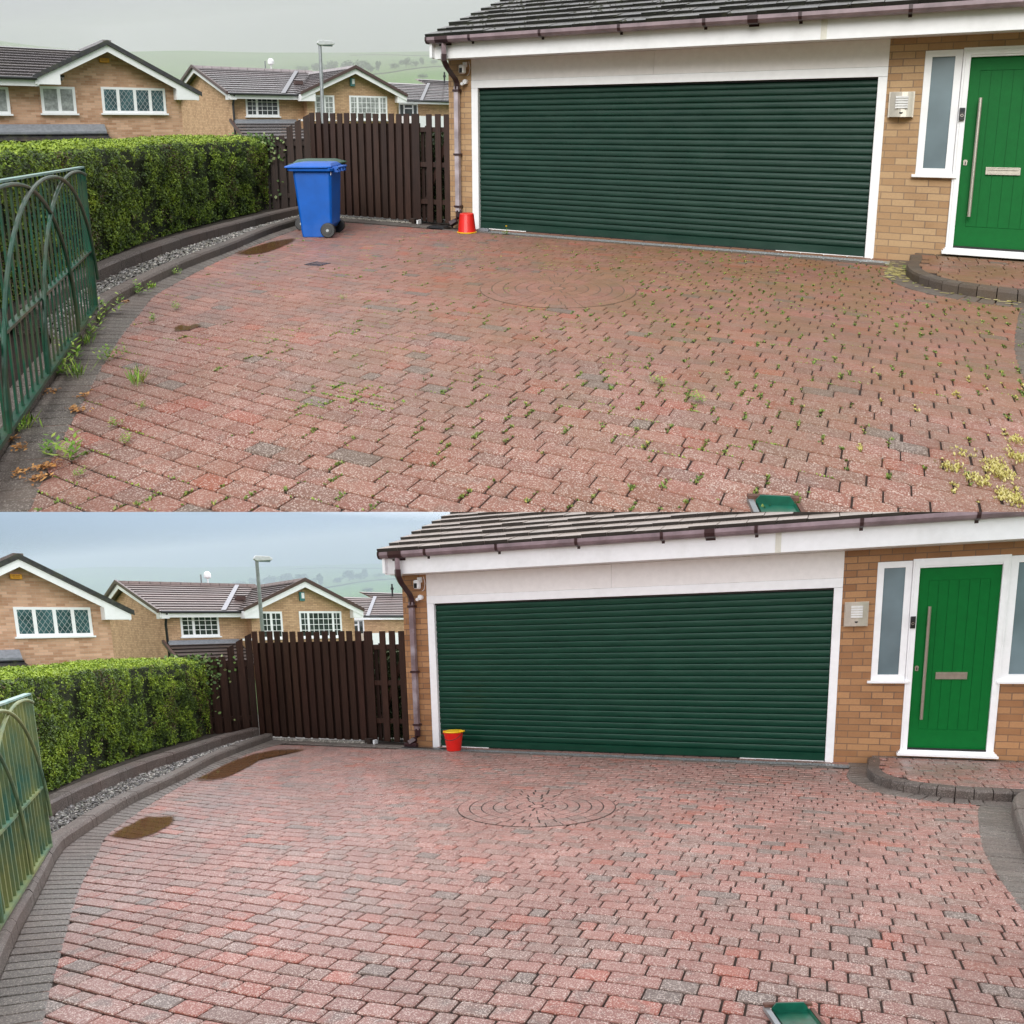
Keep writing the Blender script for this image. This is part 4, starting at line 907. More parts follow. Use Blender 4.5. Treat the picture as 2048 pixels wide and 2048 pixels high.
def metal_gate(w):
    up = w == 1; half = 'upper' if up else 'lower'
    A = np.array((-.13, -5.76)) if up else np.array((-.25, -5.66)); B = np.array((1.83, -7.47)) if up else np.array((.93, -6.8))
    d = (B - A) / np.linalg.norm(B - A)
    fr0 = Fr(w); fr = Fr(w, (A[0], A[1], 0), math.atan2(d[1], d[0])); mt = M_('greensteel%d' % w)
    root = thing('driveway_gate', 'open green metal barred gate leaf with curved hoops at the drive edge, %s half' % half, 'gate', fr, (0, 0, .1), 'green metal drive gates')
    L = 3.1; zb, zt = .12, 1.19 if up else 1.235
    rl = MB(); ru = .024 if up else 0.0; rl.hexa([(0, -.022, zt - .012), (L, -.022, zt - .012 + L * ru), (L, .022, zt - .012 + L * ru), (0, .022, zt - .012), (0, -.022, zt), (L, -.022, zt + L * ru), (L, .022, zt + L * ru), (0, .022, zt)]); rl.build('top_rail', M_('railtop'), fr, root)
    MB().box(0, L, -.020, .020, .545, .560).build('middle_rail', mt, fr, root)
    MB().box(0, L, -.024, .024, zb - .012, zb + .008).build('bottom_rail', mt, fr, root)
    MB().box(-.03, -.0005, -.024, .024, zb - .03, zt).build('end_post', mt, fr, root)
    n = 29; bd = .0048 if up else .009
    for i in range(n):
        x = .055 + i * .1055
        MB().box(x, x + .018, -bd, bd, zb + .0085, .5445).build('bar', mt, fr, root)
        MB().box(x, x + .018, -bd, bd, .5605, zt - .0125 + ru * x).build('bar', mt, fr, root)
    for k, c in enumerate((.44, 1.29, 2.14)):
        P = []
        for a in np.linspace(0, math.pi, 40):
            x = c + 1.30 * math.copysign(abs(math.cos(a)) ** .9, math.cos(a)); z = zb + .02 + (zt - zb - .045) * abs(math.sin(a)) ** .92
            if 0.0 <= x <= L: P.append((x, .031 + .011 * (k % 2), z + ru * x * (z / zt)))
        MB().tube(P, .0115, 8).build('hoop', mt, fr, root)

# ---------------------------------------------------------------- bins, buckets, bollards
def wheelie_bin(fr0, x, y, th, mat, label, scale=1.0):
    fr = Fr(fr0.w, (x, y, 0), th); root = thing('wheelie_bin', label, 'wheelie bin', fr, (0, 0, 0), 'wheelie bins')
    m = M_(mat); s = scale
    def ring(xa, xb, ya, z, c):
        xa, xb, ya = xa * 1.09, xb * 1.09, ya * 1.09
        return [(xa + c, -ya, z), (xb - c, -ya, z), (xb, -ya + c, z), (xb, ya - c, z), (xb - c, ya, z), (xa + c, ya, z), (xa, ya - c, z), (xa, -ya + c, z)]
    v = []; f = []
    for r in (ring(-.17, .12, .195, .0, .02), ring(-.18, .13, .197, .07, .02), ring(-.185, .19, .20, .16, .02), ring(-.245, .215, .235, .86, .03)): v += r
    for i in range(3):
        for k in range(8): f.append((i * 8 + k, i * 8 + (k + 1) % 8, (i + 1) * 8 + (k + 1) % 8, (i + 1) * 8 + k))
    f.append(tuple(range(8))[::-1]); f.append(tuple(range(24, 32))); MB().add([tuple(np.array(p) * s) for p in v], f).build('body', m, fr, root, bevel=.008)
    rim = MB(); v = ring(-.29, .235, .265, .845, .03) + ring(-.30, .24, .27, .885, .03); f = [(k, (k + 1) % 8, (k + 1) % 8 + 8, k + 8) for k in range(8)] + [tuple(range(8))[::-1], tuple(range(8, 16))]
    rim.add([tuple(np.array(p) * s) for p in v], f); rim.build('rim', m, fr, root, bevel=.006)
    for yy in (-.15, -.05, .05, .15): MB().box(-.262, -.235, yy - .006, yy + .006, .78 * s, .85 * s).build('rib', m, fr, root)
    lid = MB(); v = ring(-.33, .22, .285, .888, .04) + ring(-.325, .22, .28, .905, .04) + ring(-.22, .19, .20, .945, .05); f = []
    for i in range(2):
        for k in range(8): f.append((i * 8 + k, i * 8 + (k + 1) % 8, (i + 1) * 8 + (k + 1) % 8, (i + 1) * 8 + k))
    f += [tuple(range(8))[::-1], tuple(range(16, 24))]; lid.add([tuple(np.array(p) * s) for p in v], f); lo = lid.build('lid', m, fr, root, bevel=.008)
    for yy in (-.12, .12): MB().box(-.15, .20, yy - .035, yy + .035, .935, .962).build('lid_ridge', m, fr, lo, bevel=.006)
    h = MB(); h.tube([(.32, -.24, .93), (.32, .24, .93)], .016, 10)
    h.build('handle', m, fr, root)
    for yy in (-.2, -.08, .08, .2): MB().box(.20, .33, yy - .012, yy + .012, .87, .945).build('handle_lug', m, fr, root)
    MB().tube([(.17, -.235, .10), (.17, .235, .10)], .012, 8).build('axle', M_('black'), fr, root)
    for yy in (-.25, .25):
        wm = MB(); wm.tube([(.17, yy - .026, .10), (.17, yy + .026, .10)], .10, 24); wo_ = wm.build('wheel', M_('black'), fr, root, bevel=.01)
        sg = -1 if yy < 0 else 1; MB().tube([(.17, yy + sg * .022, .10), (.17, yy + sg * .032, .10)], .05, 16).build('hub', M_('blackpvc'), fr, wo_)
        hh = MB(); hh.tube([(.17, yy + sg * .03, .10), (.17, yy + sg * .036, .10)], .02, 10); hh.build('axle_cap', M_('grating'), fr, wo_)
    if mat == 'blueplastic':
        MB().box(.235, .242, -.262, -.235, .835, .875).build('sticker', M_('white'), fr, root)
    return root

def buckets():
    fr = Fr(1, (0.03, -.40, 0)); root = thing('bucket', 'red plastic bucket turned upside down against the garage jamb, upper half', 'bucket', fr)
    b = MB(); b.lathe([(.128, .012), (.098, .262), (.094, .268), (0.088, .268), (.080, .262), (.001, .262)], n=32); b.build('body', M_('red'), fr, root, smooth=False)
    MB().lathe([(.128, 0.0), (.140, .002), (.141, .012), (.129, .016)], n=32).build('rim', M_('yellow'), fr, root)
    MB().lathe([(.098, .245), (.1015, .247), (.1005, .256), (.097, .257)], n=32).build('band', M_('red'), fr, root)
    fr = Fr(2, (0.36, -.27, 0)); root = thing('bucket', 'red bucket with yellow rim standing upright before the garage door, lower half', 'bucket', fr)
    b = MB(); b.lathe([(.001, .004), (.096, .004), (.098, .012), (.131, .258), (.136, .262), (.127, .262), (.1235, .255), (.093, .02), (.001, .02)], n=36); bo = b.build('body', M_('red'), fr, root)
    MB().lathe([(.127, .262), (.139, .258), (.141, .268), (.135, .275), (.127, .272)], n=36).build('rim', M_('yellow'), fr, root)
    MB().box(.10, .165, -.03, .03, .262, .285).build('spout', M_('yellow'), fr, root, bevel=.008)
    h = MB(); P = [(.137 * math.cos(a), .137 * math.sin(a) - .0, .258 - .10 * math.sin(math.pi * k / 16)) for k, a in enumerate(np.linspace(math.pi, 2 * math.pi, 17))]; h.tube(P, .0035, 5); h.build('handle', M_('black'), fr, root)
    MB().box(-.15, -.12, -.02, .02, .225, .275).build('lug', M_('red'), fr, root, bevel=.004)

def ground_post(w):
    fr0 = Fr(w); c = (4.945, -6.215) if w == 1 else (4.895, -6.215); fr = Fr(w, (c[0], c[1], 0), math.radians(22)); up = w == 1
    gm = plain('postgreen', (.007, .11, .07), .35, var=.35, scale=14, dirt=(.12, .06, .03), dirt_amt=.5)
    root = thing('parking_post', 'green rusty fold-down parking post lying flat in the paving, %s half' % ('upper' if up else 'lower'), 'parking post', fr, (0, 0, 0), 'fold-down parking posts')
    cut = up
    b = MB(); pts = [(-.075, .0), (-.078, .022), (-.06, .045), (.055, .045), (.072, .022), (.075, .0)]; b.prism(pts, .0, .005, 1); b.build('end_plate', gm, fr, root, cut=cut)
    t = MB(); t.prism([(-.075, .002), (-.075, .02), (-.07, .006), (.07, .006), (.075, .02), (.075, .002)], -.75, .0, 1); t.build('tray', gm, fr, root, cut=cut)
    rm = plain('rust', (.11, .05, .035), .7, var=.4, scale=20)
    f = MB(); f.box(-.105, -.083, -.78, .03, .002, .02); f.build('side_frame', M_('galv'), fr, root, cut=cut)
    MB().box(-.105, .095, .012, .032, .0205, .034).build('back_frame', rm, fr, root, cut=cut); MB().box(.083, .1, -.78, .011, .002, .014).build('side_frame', rm, fr, root, cut=cut)

# ---------------------------------------------------------------- plants in the joints, litter, water
def tuft(V, C, x, y, z, n, h, cols, wid=.004):
    for _ in range(n):
        a = rnd.random() * 6.28; l = h * rnd.uniform(.5, 1.1); lean = rnd.uniform(.2, 1.0)
        b = np.array([x + rnd.gauss(0, h * .25), y + rnd.gauss(0, h * .25), z]); d = np.array([math.cos(a) * lean, math.sin(a) * lean, 1.0]) * l; s = np.array([-math.sin(a), math.cos(a), 0]) * wid
        V.extend([b - s * .6, b + d * .55 + s * 1.2, b + d, b + d * .55 - s * 1.2]); C.append(rnd.choice(cols))
GR = [(.26, .42, .05), (.16, .32, .03), (.36, .46, .08), (.10, .22, .02)]
GJ = [(.21, .28, .06), (.13, .20, .04), (.29, .33, .09), (.08, .12, .03), (.17, .26, .04)]
YE = [(.55, .48, .16), (.45, .40, .10), (.62, .55, .25)]
def weed(fr, x, y, h, kind_, label, group, name='weed', z=0.0):
    root = thing(name, label, 'weed', fr, (x, y, z), group); V, C = [], []
    f = Fr(fr.w, fr.house((x, y, z)))
    if kind_ == 'leafy':
        for s_ in range(6):
            a = rnd.random() * 6.28; r = rnd.uniform(0, h * .5); bx, by = r * math.cos(a), r * math.sin(a); hh = h * rnd.uniform(.5, 1)
            for k in range(9):
                t_ = (k + 1) / 9; aa = k * 2.4 + s_; p = np.array([bx * (1 + t_ * .5), by * (1 + t_ * .5), hh * t_]); d = np.array([math.cos(aa), math.sin(aa), .45]) * h * .33 * (1.15 - .5 * t_); s = np.array([-math.sin(aa), math.cos(aa), 0]) * h * .06
                V.extend([p, p + d * .5 + s, p + d, p + d * .5 - s]); C.append(rnd.choice(GR))
    else:
        tuft(V, C, 0, 0, 0, 34, h, GR, .0035)
    mesh_np('leaves', M_('leaf'), f, root, np.array(V), len(C), 4, np.array(C))
    return root
def litter():
    fr = Fr(1)
    # leafy weeds along the upper kerb, from the far end to the camera
    R8 = lambda x, y: (x / 3.773, 560 + y / 3.773); R7 = lambda x, y: (x / 3.116, 260 + y / 3.116)
    spots = [(R7(1100, 905), .10, 'leafy', 'small weed at the kerb foot nearest the blue bin'), (R7(880, 1030), .15, 'leafy', 'bushy weed at the kerb bend beyond the metal gate end'),
             (R7(945, 990), .07, 'grass', 'tiny grass sprig right of the bushy kerb-bend weed'), (R8(800, 270), .20, 'leafy', 'tall leafy weed at the kerb beside the metal gate end'),
             (R8(745, 330), .15, 'leafy', 'weed just in front of the tall leafy one at the kerb'), (R8(700, 425), .17, 'leafy', 'spreading weed against the kerb, third nearer than the bend'),
             (R8(650, 495), .10, 'grass', 'low grass tuft at the kerb below the spreading weed'), (R8(570, 605), .20, 'leafy', 'upright broad-leaved weed against the kerb midway along the gate'),
             (R8(575, 735), .14, 'grass', 'wispy grass weed on the grey border midway along the gate'), (R8(480, 730), .17, 'leafy', 'feathery weed against the kerb nearer the camera'),
             (R8(810, 615), .12, 'leafy', 'round leafy weed on the edge of grey border and red blocks'), (R8(890, 585), .10, 'leafy', 'bright weed touching the round one on the border edge'),
             (R8(1150, 320), .09, 'leafy', 'yellowish weed in the red blocks beside the small puddle'), (R8(1335, 225), .09, 'leafy', 'weed behind the small puddle in the red blocks'),
             (R8(1040, 795), .13, 'grass', 'lone wispy grass standing in the red blocks'), (R8(555, 1355), .16, 'leafy', 'spiky weed in the red blocks near the lower left'),
             (R8(365, 1330), .10, 'leafy', 'fleshy weed at the border corner near the lower left'), (R8(215, 1115), .10, 'grass', 'thin weed on the grey border at far lower left'),
             (R8(140, 1150), .06, 'leafy', 'small weed on the grey border by the gate foot'), ((687, 600), .06, 'leafy', 'yellow-green weed patch in the middle of the red blocks'),
             ((1314, 768), .08, 'leafy', 'weed in the red blocks right of centre'), ((1397, 806), .08, 'leafy', 'fresh weed right of centre, nearer the parking post'),
             ((1282, 592), .05, 'leafy', 'weed at the right rim of the paved circle'), ((1820, 545), .11, 'leafy', 'weed in the corner where the porch step meets the wall'),
             (R8(590, 1490), .05, 'leafy', 'flat weed low in the red blocks near the bottom left'), (R8(930, 1240), .06, 'leafy', 'flat weed between red blocks at lower left'), (R8(1070, 975), .05, 'leafy', 'sprig between red blocks left of centre'), (R8(870, 1110), .06, 'leafy', 'trailing weed left of the lone sprig')]
    for (px, py), h, k, lab in spots:
        h *= .85; p = fr.pix(px, py, 2, 0); weed(fr, p[0], p[1], h, k, lab + ', upper half', 'weeds growing in the upper drive', z=0.005)
    p = fr.pix(1014, 470, 2, 0); r = weed(fr, p[0], p[1], .09, 'leafy', 'dandelion with one yellow flower at the foot of the garage door', 'weeds growing in the upper drive', 'dandelion')
    MB().lathe([(.001, .0), (.014, .004), (.016, .012), (.001, .016)], n=10).build('flower', M_('yellow'), Fr(1, (p[0] - .01, p[1], .115)), r)
    MB().tube([(p[0], p[1], 0), (p[0] - .01, p[1], .118)], .002, 5).build('stem', M_('leafstem') if 'leafstem' in MATS else plain('leafstem', (.12, .25, .04)), fr, r)
    # joint growth
    V, C = [], []
    for (x, y) in JOINTS[1]:
        dens = max(0, min(1, (x - 1.2) / 3.0)) * (1.0 if y < -.6 else .8) + .05
        if -3.6 < y and x > 0: dens = max(dens, .22 * (1 + mn.noise(Vector((x * 2, y * 2, 3)))))
        dens *= .18 + 2.6 * max(0, mn.noise(Vector((x * 1.6, y * 2.2, 0))) + .16)
        if rnd.random() < dens * .95:
            yel = x > 5.2 and y < -4 and rnd.random() < .5
            for j in range(rnd.choice([1, 2, 4, 6, 9])): tuft(V, C, x + rnd.gauss(0, .007), y + rnd.uniform(-.055, .055), -.003, rnd.choice([5, 7, 9]), rnd.choice([.006, .008, .010, .017]), YE if yel else GJ + ([YE[1]] if rnd.random() < .4 else []), .0038)
    # thin green lines of moss along some long joints
    for (x, y) in JOINTS[1]:
        if rnd.random() < .06 + .42 * (mn.noise(Vector((x * 1.7, y * 1.7, 8))) > .22) * (x > -.5):
            for j in range(12): tuft(V, C, x + rnd.uniform(-.12, .05), y - .0565 + rnd.uniform(-.004, .004), -.003, 2, .007, GR[:3], .003)
    for (px, py, n, r) in ((R8(0, 0)[0] + 725, 790, 60, .16), (690, 800, 60, .13)):
        p = fr.pix(px, py, 2, 0)
        for _ in range(n): tuft(V, C, p[0] + rnd.gauss(0, r), -.35 - round((-.35 - p[1] - rnd.gauss(0, r * .5)) / .113) * .113 , -.002, 3, .012, GR, .003)
    # straw and yellow dried moss on the right
    for cx, cy, n in ((1885, 1530, 60), (1720, 1570, 45), (1770, 1650, 90), (1830, 1810, 110), (1610, 1690, 50), (1415, 1600, 45), (1500, 1500, 20), (1850, 1400, 30), (1720, 1610, 40)):
        p = fr.pix(1500 + cx / 3.513, 480 + cy / 3.513, 2, 0)
        for _ in range(n): tuft(V, C, p[0] + rnd.gauss(0, .022), p[1] + rnd.gauss(0, .03), .0, 4, .016, YE, .003)
    for _ in range(620):
        u = rnd.random(); px, py = 1500 + (930 + u * 1000) / 3.513, 480 + (215 + u * 200 + rnd.gauss(0, 28)) / 3.513; p = fr.pix(px, py, 2, 0); L = rnd.uniform(.02, .09); a = rnd.gauss(0.1, .35)
        d = np.array([math.cos(a), math.sin(a), 0]) * L; s = np.array([-math.sin(a), math.cos(a), 0]) * .007; b = np.array([p[0], p[1], .013]); V.extend([b - s, b + d - s, b + d + s, b + s]); C.append(rnd.choice(YE))
    kind(mesh_np('joint_weeds', M_('leaf'), fr, None, np.array(V), len(C), 4, np.array(C), cut=True), 'stuff')
    # dried orange leaves
    places = ['by the kerb at the far lower left', 'on the grey border just right of the lowest kerb leaves', 'on the grey border near the red blocks, lowest left', 'at the corner of red and grey blocks', 'just below the corner heap', 'on the edge of the red blocks beside the corner heap', 'on the border edge halfway up the left side', 'just left of the halfway border leaves', 'on the border edge above the halfway heap', 'against the kerb under the gate', 'on the grey border at the kerb bend']
    for (x, y), n, lab in zip(((75, 1225), (150, 1285), (140, 1480), (320, 1435), (300, 1515), (385, 1418), (605, 1000), (568, 985), (635, 890), (375, 860), (960, 175)), (9, 5, 6, 8, 9, 6, 7, 5, 6, 5, 5), places):
        p = fr.pix(*R8(x, y), 2, 0); root = thing('dead_leaves', 'curled orange-brown dead leaves ' + lab, 'dead leaves', fr, (p[0], p[1], 0), 'orange dead leaves on the upper drive'); V, C = [], []
        for _ in range(n * 5):
            a = rnd.random() * 6.28; c = np.array([p[0] + rnd.gauss(0, .02), p[1] + rnd.gauss(0, .02), .012 + rnd.random() * .012]); d = np.array([math.cos(a), math.sin(a), rnd.uniform(-.3, .5)]) * .011; s = np.array([-math.sin(a), math.cos(a), rnd.uniform(-.4, .4)]) * .005
            V.extend([c - d, c + s + (0, 0, .004), c + d, c - s]); C.append(rnd.choice([(.45, .20, .05), (.55, .28, .09), (.30, .13, .04)]))
        mesh_np('leaf', M_('leaf'), fr, root, np.array(V), len(C), 4, np.array(C))
    # water
    def puddle(w_, pts, lab, z=.0075, rag=0.0):
        f = Fr(w_); Q = resample(list(pts) + [pts[0]], .02)[:-1]; c = Q.mean(0)
        if rag: Q = np.array([q + (q - c) * rnd.uniform(-rag, rag) * (1 if (int(q[1] / .12) % 2) else .2) for q in Q])
        m = MB(); L = len(Q); v = [(*q, z) for q in Q] + [(*(c + (q - c) * .78), z) for q in Q] + [(*c, z)]
        m.add(v[L:2 * L] + [v[2 * L]], [(i, (i + 1) % L, L) for i in range(L)], (1, 1, 1))
        n0 = len(m.v); m.v.extend([tuple(map(float, p)) for p in v[:2 * L]])
        for i in range(L): m.f.append((n0 + i, n0 + (i + 1) % L, n0 + L + (i + 1) % L, n0 + L + i)); m.c.append((0, 0, 0))
        o = m.build('puddle', M_('water'), f, recalc=False)
        ca = o.data.attributes['tint'].data; k = 0
        for p in o.data.polygons:
            for vi in p.vertices:
                ca[k].color = (0, 0, 0, 1) if n0 <= vi < n0 + L else (1, 1, 1, 1); k += 1
        o['label'] = lab; o['category'] = 'puddle'
        # make it face up
        return o
    G = lambda L: [tuple(fr.pix(x, y, 2, 0)[:2]) for x, y in L]
    puddle(1, G([(462, 508), (500, 496), (545, 483), (592, 476), (588, 484), (560, 497), (528, 508), (500, 512), (480, 512)]), 'long brown puddle along the kerb left of the blue bin', rag=.05)
    puddle(1, G([(345, 657), (360, 651), (378, 653), (395, 648), (405, 652), (385, 660), (365, 664), (350, 663)]), 'tiny dark puddle in the red blocks left of centre, upper half', rag=.15)
    fr2 = Fr(2); R6 = lambda x, y: (x / 2.76, 1380 + y / 2.76)
    G2 = lambda L: [tuple(fr2.pix(*R6(x, y), 2, 0)[:2]) for x, y in L]
    puddle(2, G2([(585, 815), (660, 768), (730, 735), (800, 700), (880, 697), (960, 692), (975, 710), (960, 745), (900, 775), (860, 800), (750, 832), (650, 828)]), 'rounded brown puddle beside the left border, lower half', rag=.06)
    puddle(2, G2([(1030, 510), (1120, 470), (1250, 405), (1400, 352), (1540, 325), (1700, 322), (1660, 340), (1480, 372), (1380, 425), (1250, 490), (1150, 512)]), 'long brown puddle running towards the wooden gate, lower half', rag=.05)
    # dark marks: a square gully grid in each drive
    for w_, px, lab in ((1, (635, 528), 'small dark gully grid in the red paving in front of the blue bin'),):
        f = Fr(w_); p = f.pix(*px, 2, 0); t = thing('gully_grid', lab, 'drain', f, (p[0], p[1], 0)); g = MB(); s = .10
        for k in range(6): g.box(p[0] - s, p[0] + s, p[1] - s + k * .035, p[1] - s + k * .035 + .012, -.004, .003)
        g.box(p[0] - s, p[0] - s + .012, p[1] - s, p[1] + s, -.004, .0045); g.box(p[0] + s - .012, p[0] + s, p[1] - s, p[1] + s, -.004, .0045); g.build('grid', M_('blackpvc'), f, t)
# ---------------------------------------------------------------- far houses, lamp, hills
def T12(px, py): return 246 + 1.067 * (px - 388) + .02 * (py - 129), 1163 - .0164 * (px - 388) + 1.067 * (py - 129)
def bg(w, px, py, d):
    """house coordinates of a far point, from its image pixel and a distance along the line of sight"""
    f = Fr(w)
    if w == 2: px, py = T12(px, py); d = d / 1.067
    c, r = f.ray(px, py); return c + r * (d / np.linalg.norm(r))
def far_frame(w, px, py, d, vx, vy=250):
    """frame with its front face along the direction that vanishes at (vx, vy)"""
    f1 = Fr(1); _, r = f1.ray(vx, vy); th = math.atan2(r[1], r[0])
    P1 = bg(1, px, py, d); Pw = bg(w, px, py, d)
    if w == 2:
        a1 = math.atan2(P1[1] + ORI[1][1], P1[0] + ORI[1][0]); a2 = math.atan2(Pw[1] + ORI[2][1], Pw[0] + ORI[2][0]); th += a2 - a1
    return Fr(w, Pw, th), Fr(1, P1, math.atan2(r[1], r[0]))

def rake(fr, root, ua, za, ub, zb, y0, y1, hgt, mat, name):
    MB().prism([(ua, za), (ub, zb), (ub, zb - hgt), (ua, za - hgt)], y0, y1, 1).build(name, M_(mat), fr, root)

def house_a(w):
    up = w == 1; half = 'upper' if up else 'lower'
    fr, m = far_frame(w, 362, 190, 27, 2800); U = lambda x, y, ax=1, v=0: m.pix(x, y, ax, v)
    root = thing('neighbour_house', 'brick house with black-edged gable, orange alarm box and diamond-leaded window, %s half' % half, 'house', fr, (-3, 0, -1.5), 'gabled neighbour houses')
    BR = M_('brickA')
    ap = U(209, 96); le = U(74, 158); re = U(360, 176); gl = le[0]; zE = (le[2] + re[2]) / 2 - .02; zb = -2.2; R = re[0]; ax_, az = ap[0], ap[2]
    wl = MB(); wl.prism([(gl, zb), (R, zb), (R, zE), (ax_, az), (gl, zE)], 0, 8.5, 1); wl.box(gl - 6, gl - .001, .02, 7.5, zb, zE + .1); wl.build('wall', BR, fr, root)
    # roof of the gable
    sl = (az - zE) / ((R - gl) / 2); rf = MB(); ovr, ovl = .38, .30; t_ = .07; zt = az + .10
    cols = [(1, 1, 1), (.8, .8, .8), (1.2, 1.2, 1.15)]
    eR = (R + .55, zt - sl * (R + .55 - ax_)); eL = (gl - .15, zt - sl * (ax_ - gl + .15))
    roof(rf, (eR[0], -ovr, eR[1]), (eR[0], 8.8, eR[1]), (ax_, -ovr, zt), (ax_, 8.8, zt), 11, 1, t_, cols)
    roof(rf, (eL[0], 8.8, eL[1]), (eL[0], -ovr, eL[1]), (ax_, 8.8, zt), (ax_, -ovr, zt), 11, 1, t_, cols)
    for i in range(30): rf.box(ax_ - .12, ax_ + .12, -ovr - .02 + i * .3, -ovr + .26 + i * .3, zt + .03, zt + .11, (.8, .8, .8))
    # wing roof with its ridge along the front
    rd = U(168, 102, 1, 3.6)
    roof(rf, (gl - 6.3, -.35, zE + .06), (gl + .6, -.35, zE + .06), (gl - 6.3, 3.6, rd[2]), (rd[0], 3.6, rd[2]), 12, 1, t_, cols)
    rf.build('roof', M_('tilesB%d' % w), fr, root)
    vg = MB(); vg.prism([(eR[0] + .02, eR[1] + .09), (ax_, zt + .11), (ax_, zt - .03), (eR[0] + .02, eR[1] - .05)], -ovr - .05, -ovr - .001, 1); vg.prism([(ax_, zt + .11), (eL[0], eL[1] + .09), (eL[0], eL[1] - .05), (ax_, zt - .03)], -ovr - .05, -ovr - .001, 1)
    vg.build('verge', M_('tilesA'), fr, root)
    b = MB()
    for (xa, za, xb, zb_) in ((ax_, zt, eR[0] - .1, eR[1] + .04), (eL[0] + .1, eL[1] + .04, ax_, zt)): b.prism([(xa, za - .04), (xb, zb_ - .04), (xb, zb_ - .24), (xa, za - .24)], -ovr + .002, -ovr + .03, 1)
    b.prism([(R - .22, eR[1] + .20), (R + .48, eR[1] - .02), (R + .48, eR[1] - .17), (R - .22, eR[1] - .17)], -ovr - .001, .02, 1)
    b.prism([(gl - .1, eL[1] + .12), (gl + .55, eL[1] + .26), (gl + .55, eL[1] - .16), (gl - .1, eL[1] - .16)], -ovr - .001, .02, 1)
    b.build('bargeboard', M_('white'), fr, root)
    MB().box(gl - 6, gl, -.34, -.31, zE - .13, zE + .08).build('fascia', M_('white'), fr, root)
    MB().tube([(gl - 6, -.4, zE + .09), (gl - .05, -.4, zE + .09)], .05, 8).build('gutter', M_('blackpvc'), fr, root)
    def wd(x0, y0, x1, y1, cols, mat): a, b_ = U(x0, y0), U(x1, y1); return window(fr, root, a[0], b_[0], b_[2], a[2], cols, mat, fw=.075, proud=.02)
    wd(79, 172, 154, 227, [.52], 'curtain'); wd(201, 173.5, 333, 227, [.25, .51, .75], 'diamond'); wd(-60, 172, 22, 228, [.5], 'curtain')
    a, b_ = U(197.5, 116), U(218, 125.5); al = MB().box(a[0], b_[0], -.09, -.001, b_[2], a[2]).build('alarm_box', M_('orange'), fr, root, bevel=.01); tx = MB(); ww = b_[0] - a[0]; hh = a[2] - b_[2]
    for r, zz in ((0, .62), (1, .28)):
        for k in range(6): tx.box(a[0] + ww * (.22 + .1 * k), a[0] + ww * (.22 + .1 * k + .07), -.093, -.0905, b_[2] + hh * zz, b_[2] + hh * (zz + .14)) if not (r == 0 and k == 2) else None
    tx.build('lettering', plain('brownprint', (.30, .12, .02), .5), fr, al)
    # lean-to roof low at the left
    a, b_ = U(207, 252), U(-120, 250); l = MB(); zl = a[2]
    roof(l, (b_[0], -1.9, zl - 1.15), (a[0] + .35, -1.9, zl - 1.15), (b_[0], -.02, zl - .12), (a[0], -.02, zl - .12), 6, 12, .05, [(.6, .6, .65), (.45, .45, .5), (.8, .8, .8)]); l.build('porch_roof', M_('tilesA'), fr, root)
    MB().prism([(-.02, zl - .13), (-.02, zl + .06), (-.06, zl + .06), (-.3, zl - .16), (-.3, zl - .22)], b_[0], a[0] + .02, 0).build('flashing', M_('lead'), fr, root)
    MB().box(b_[0], a[0] - .3, -1.5, -.01, zb, zl - 1.0).build('porch_wall', BR, fr, root)

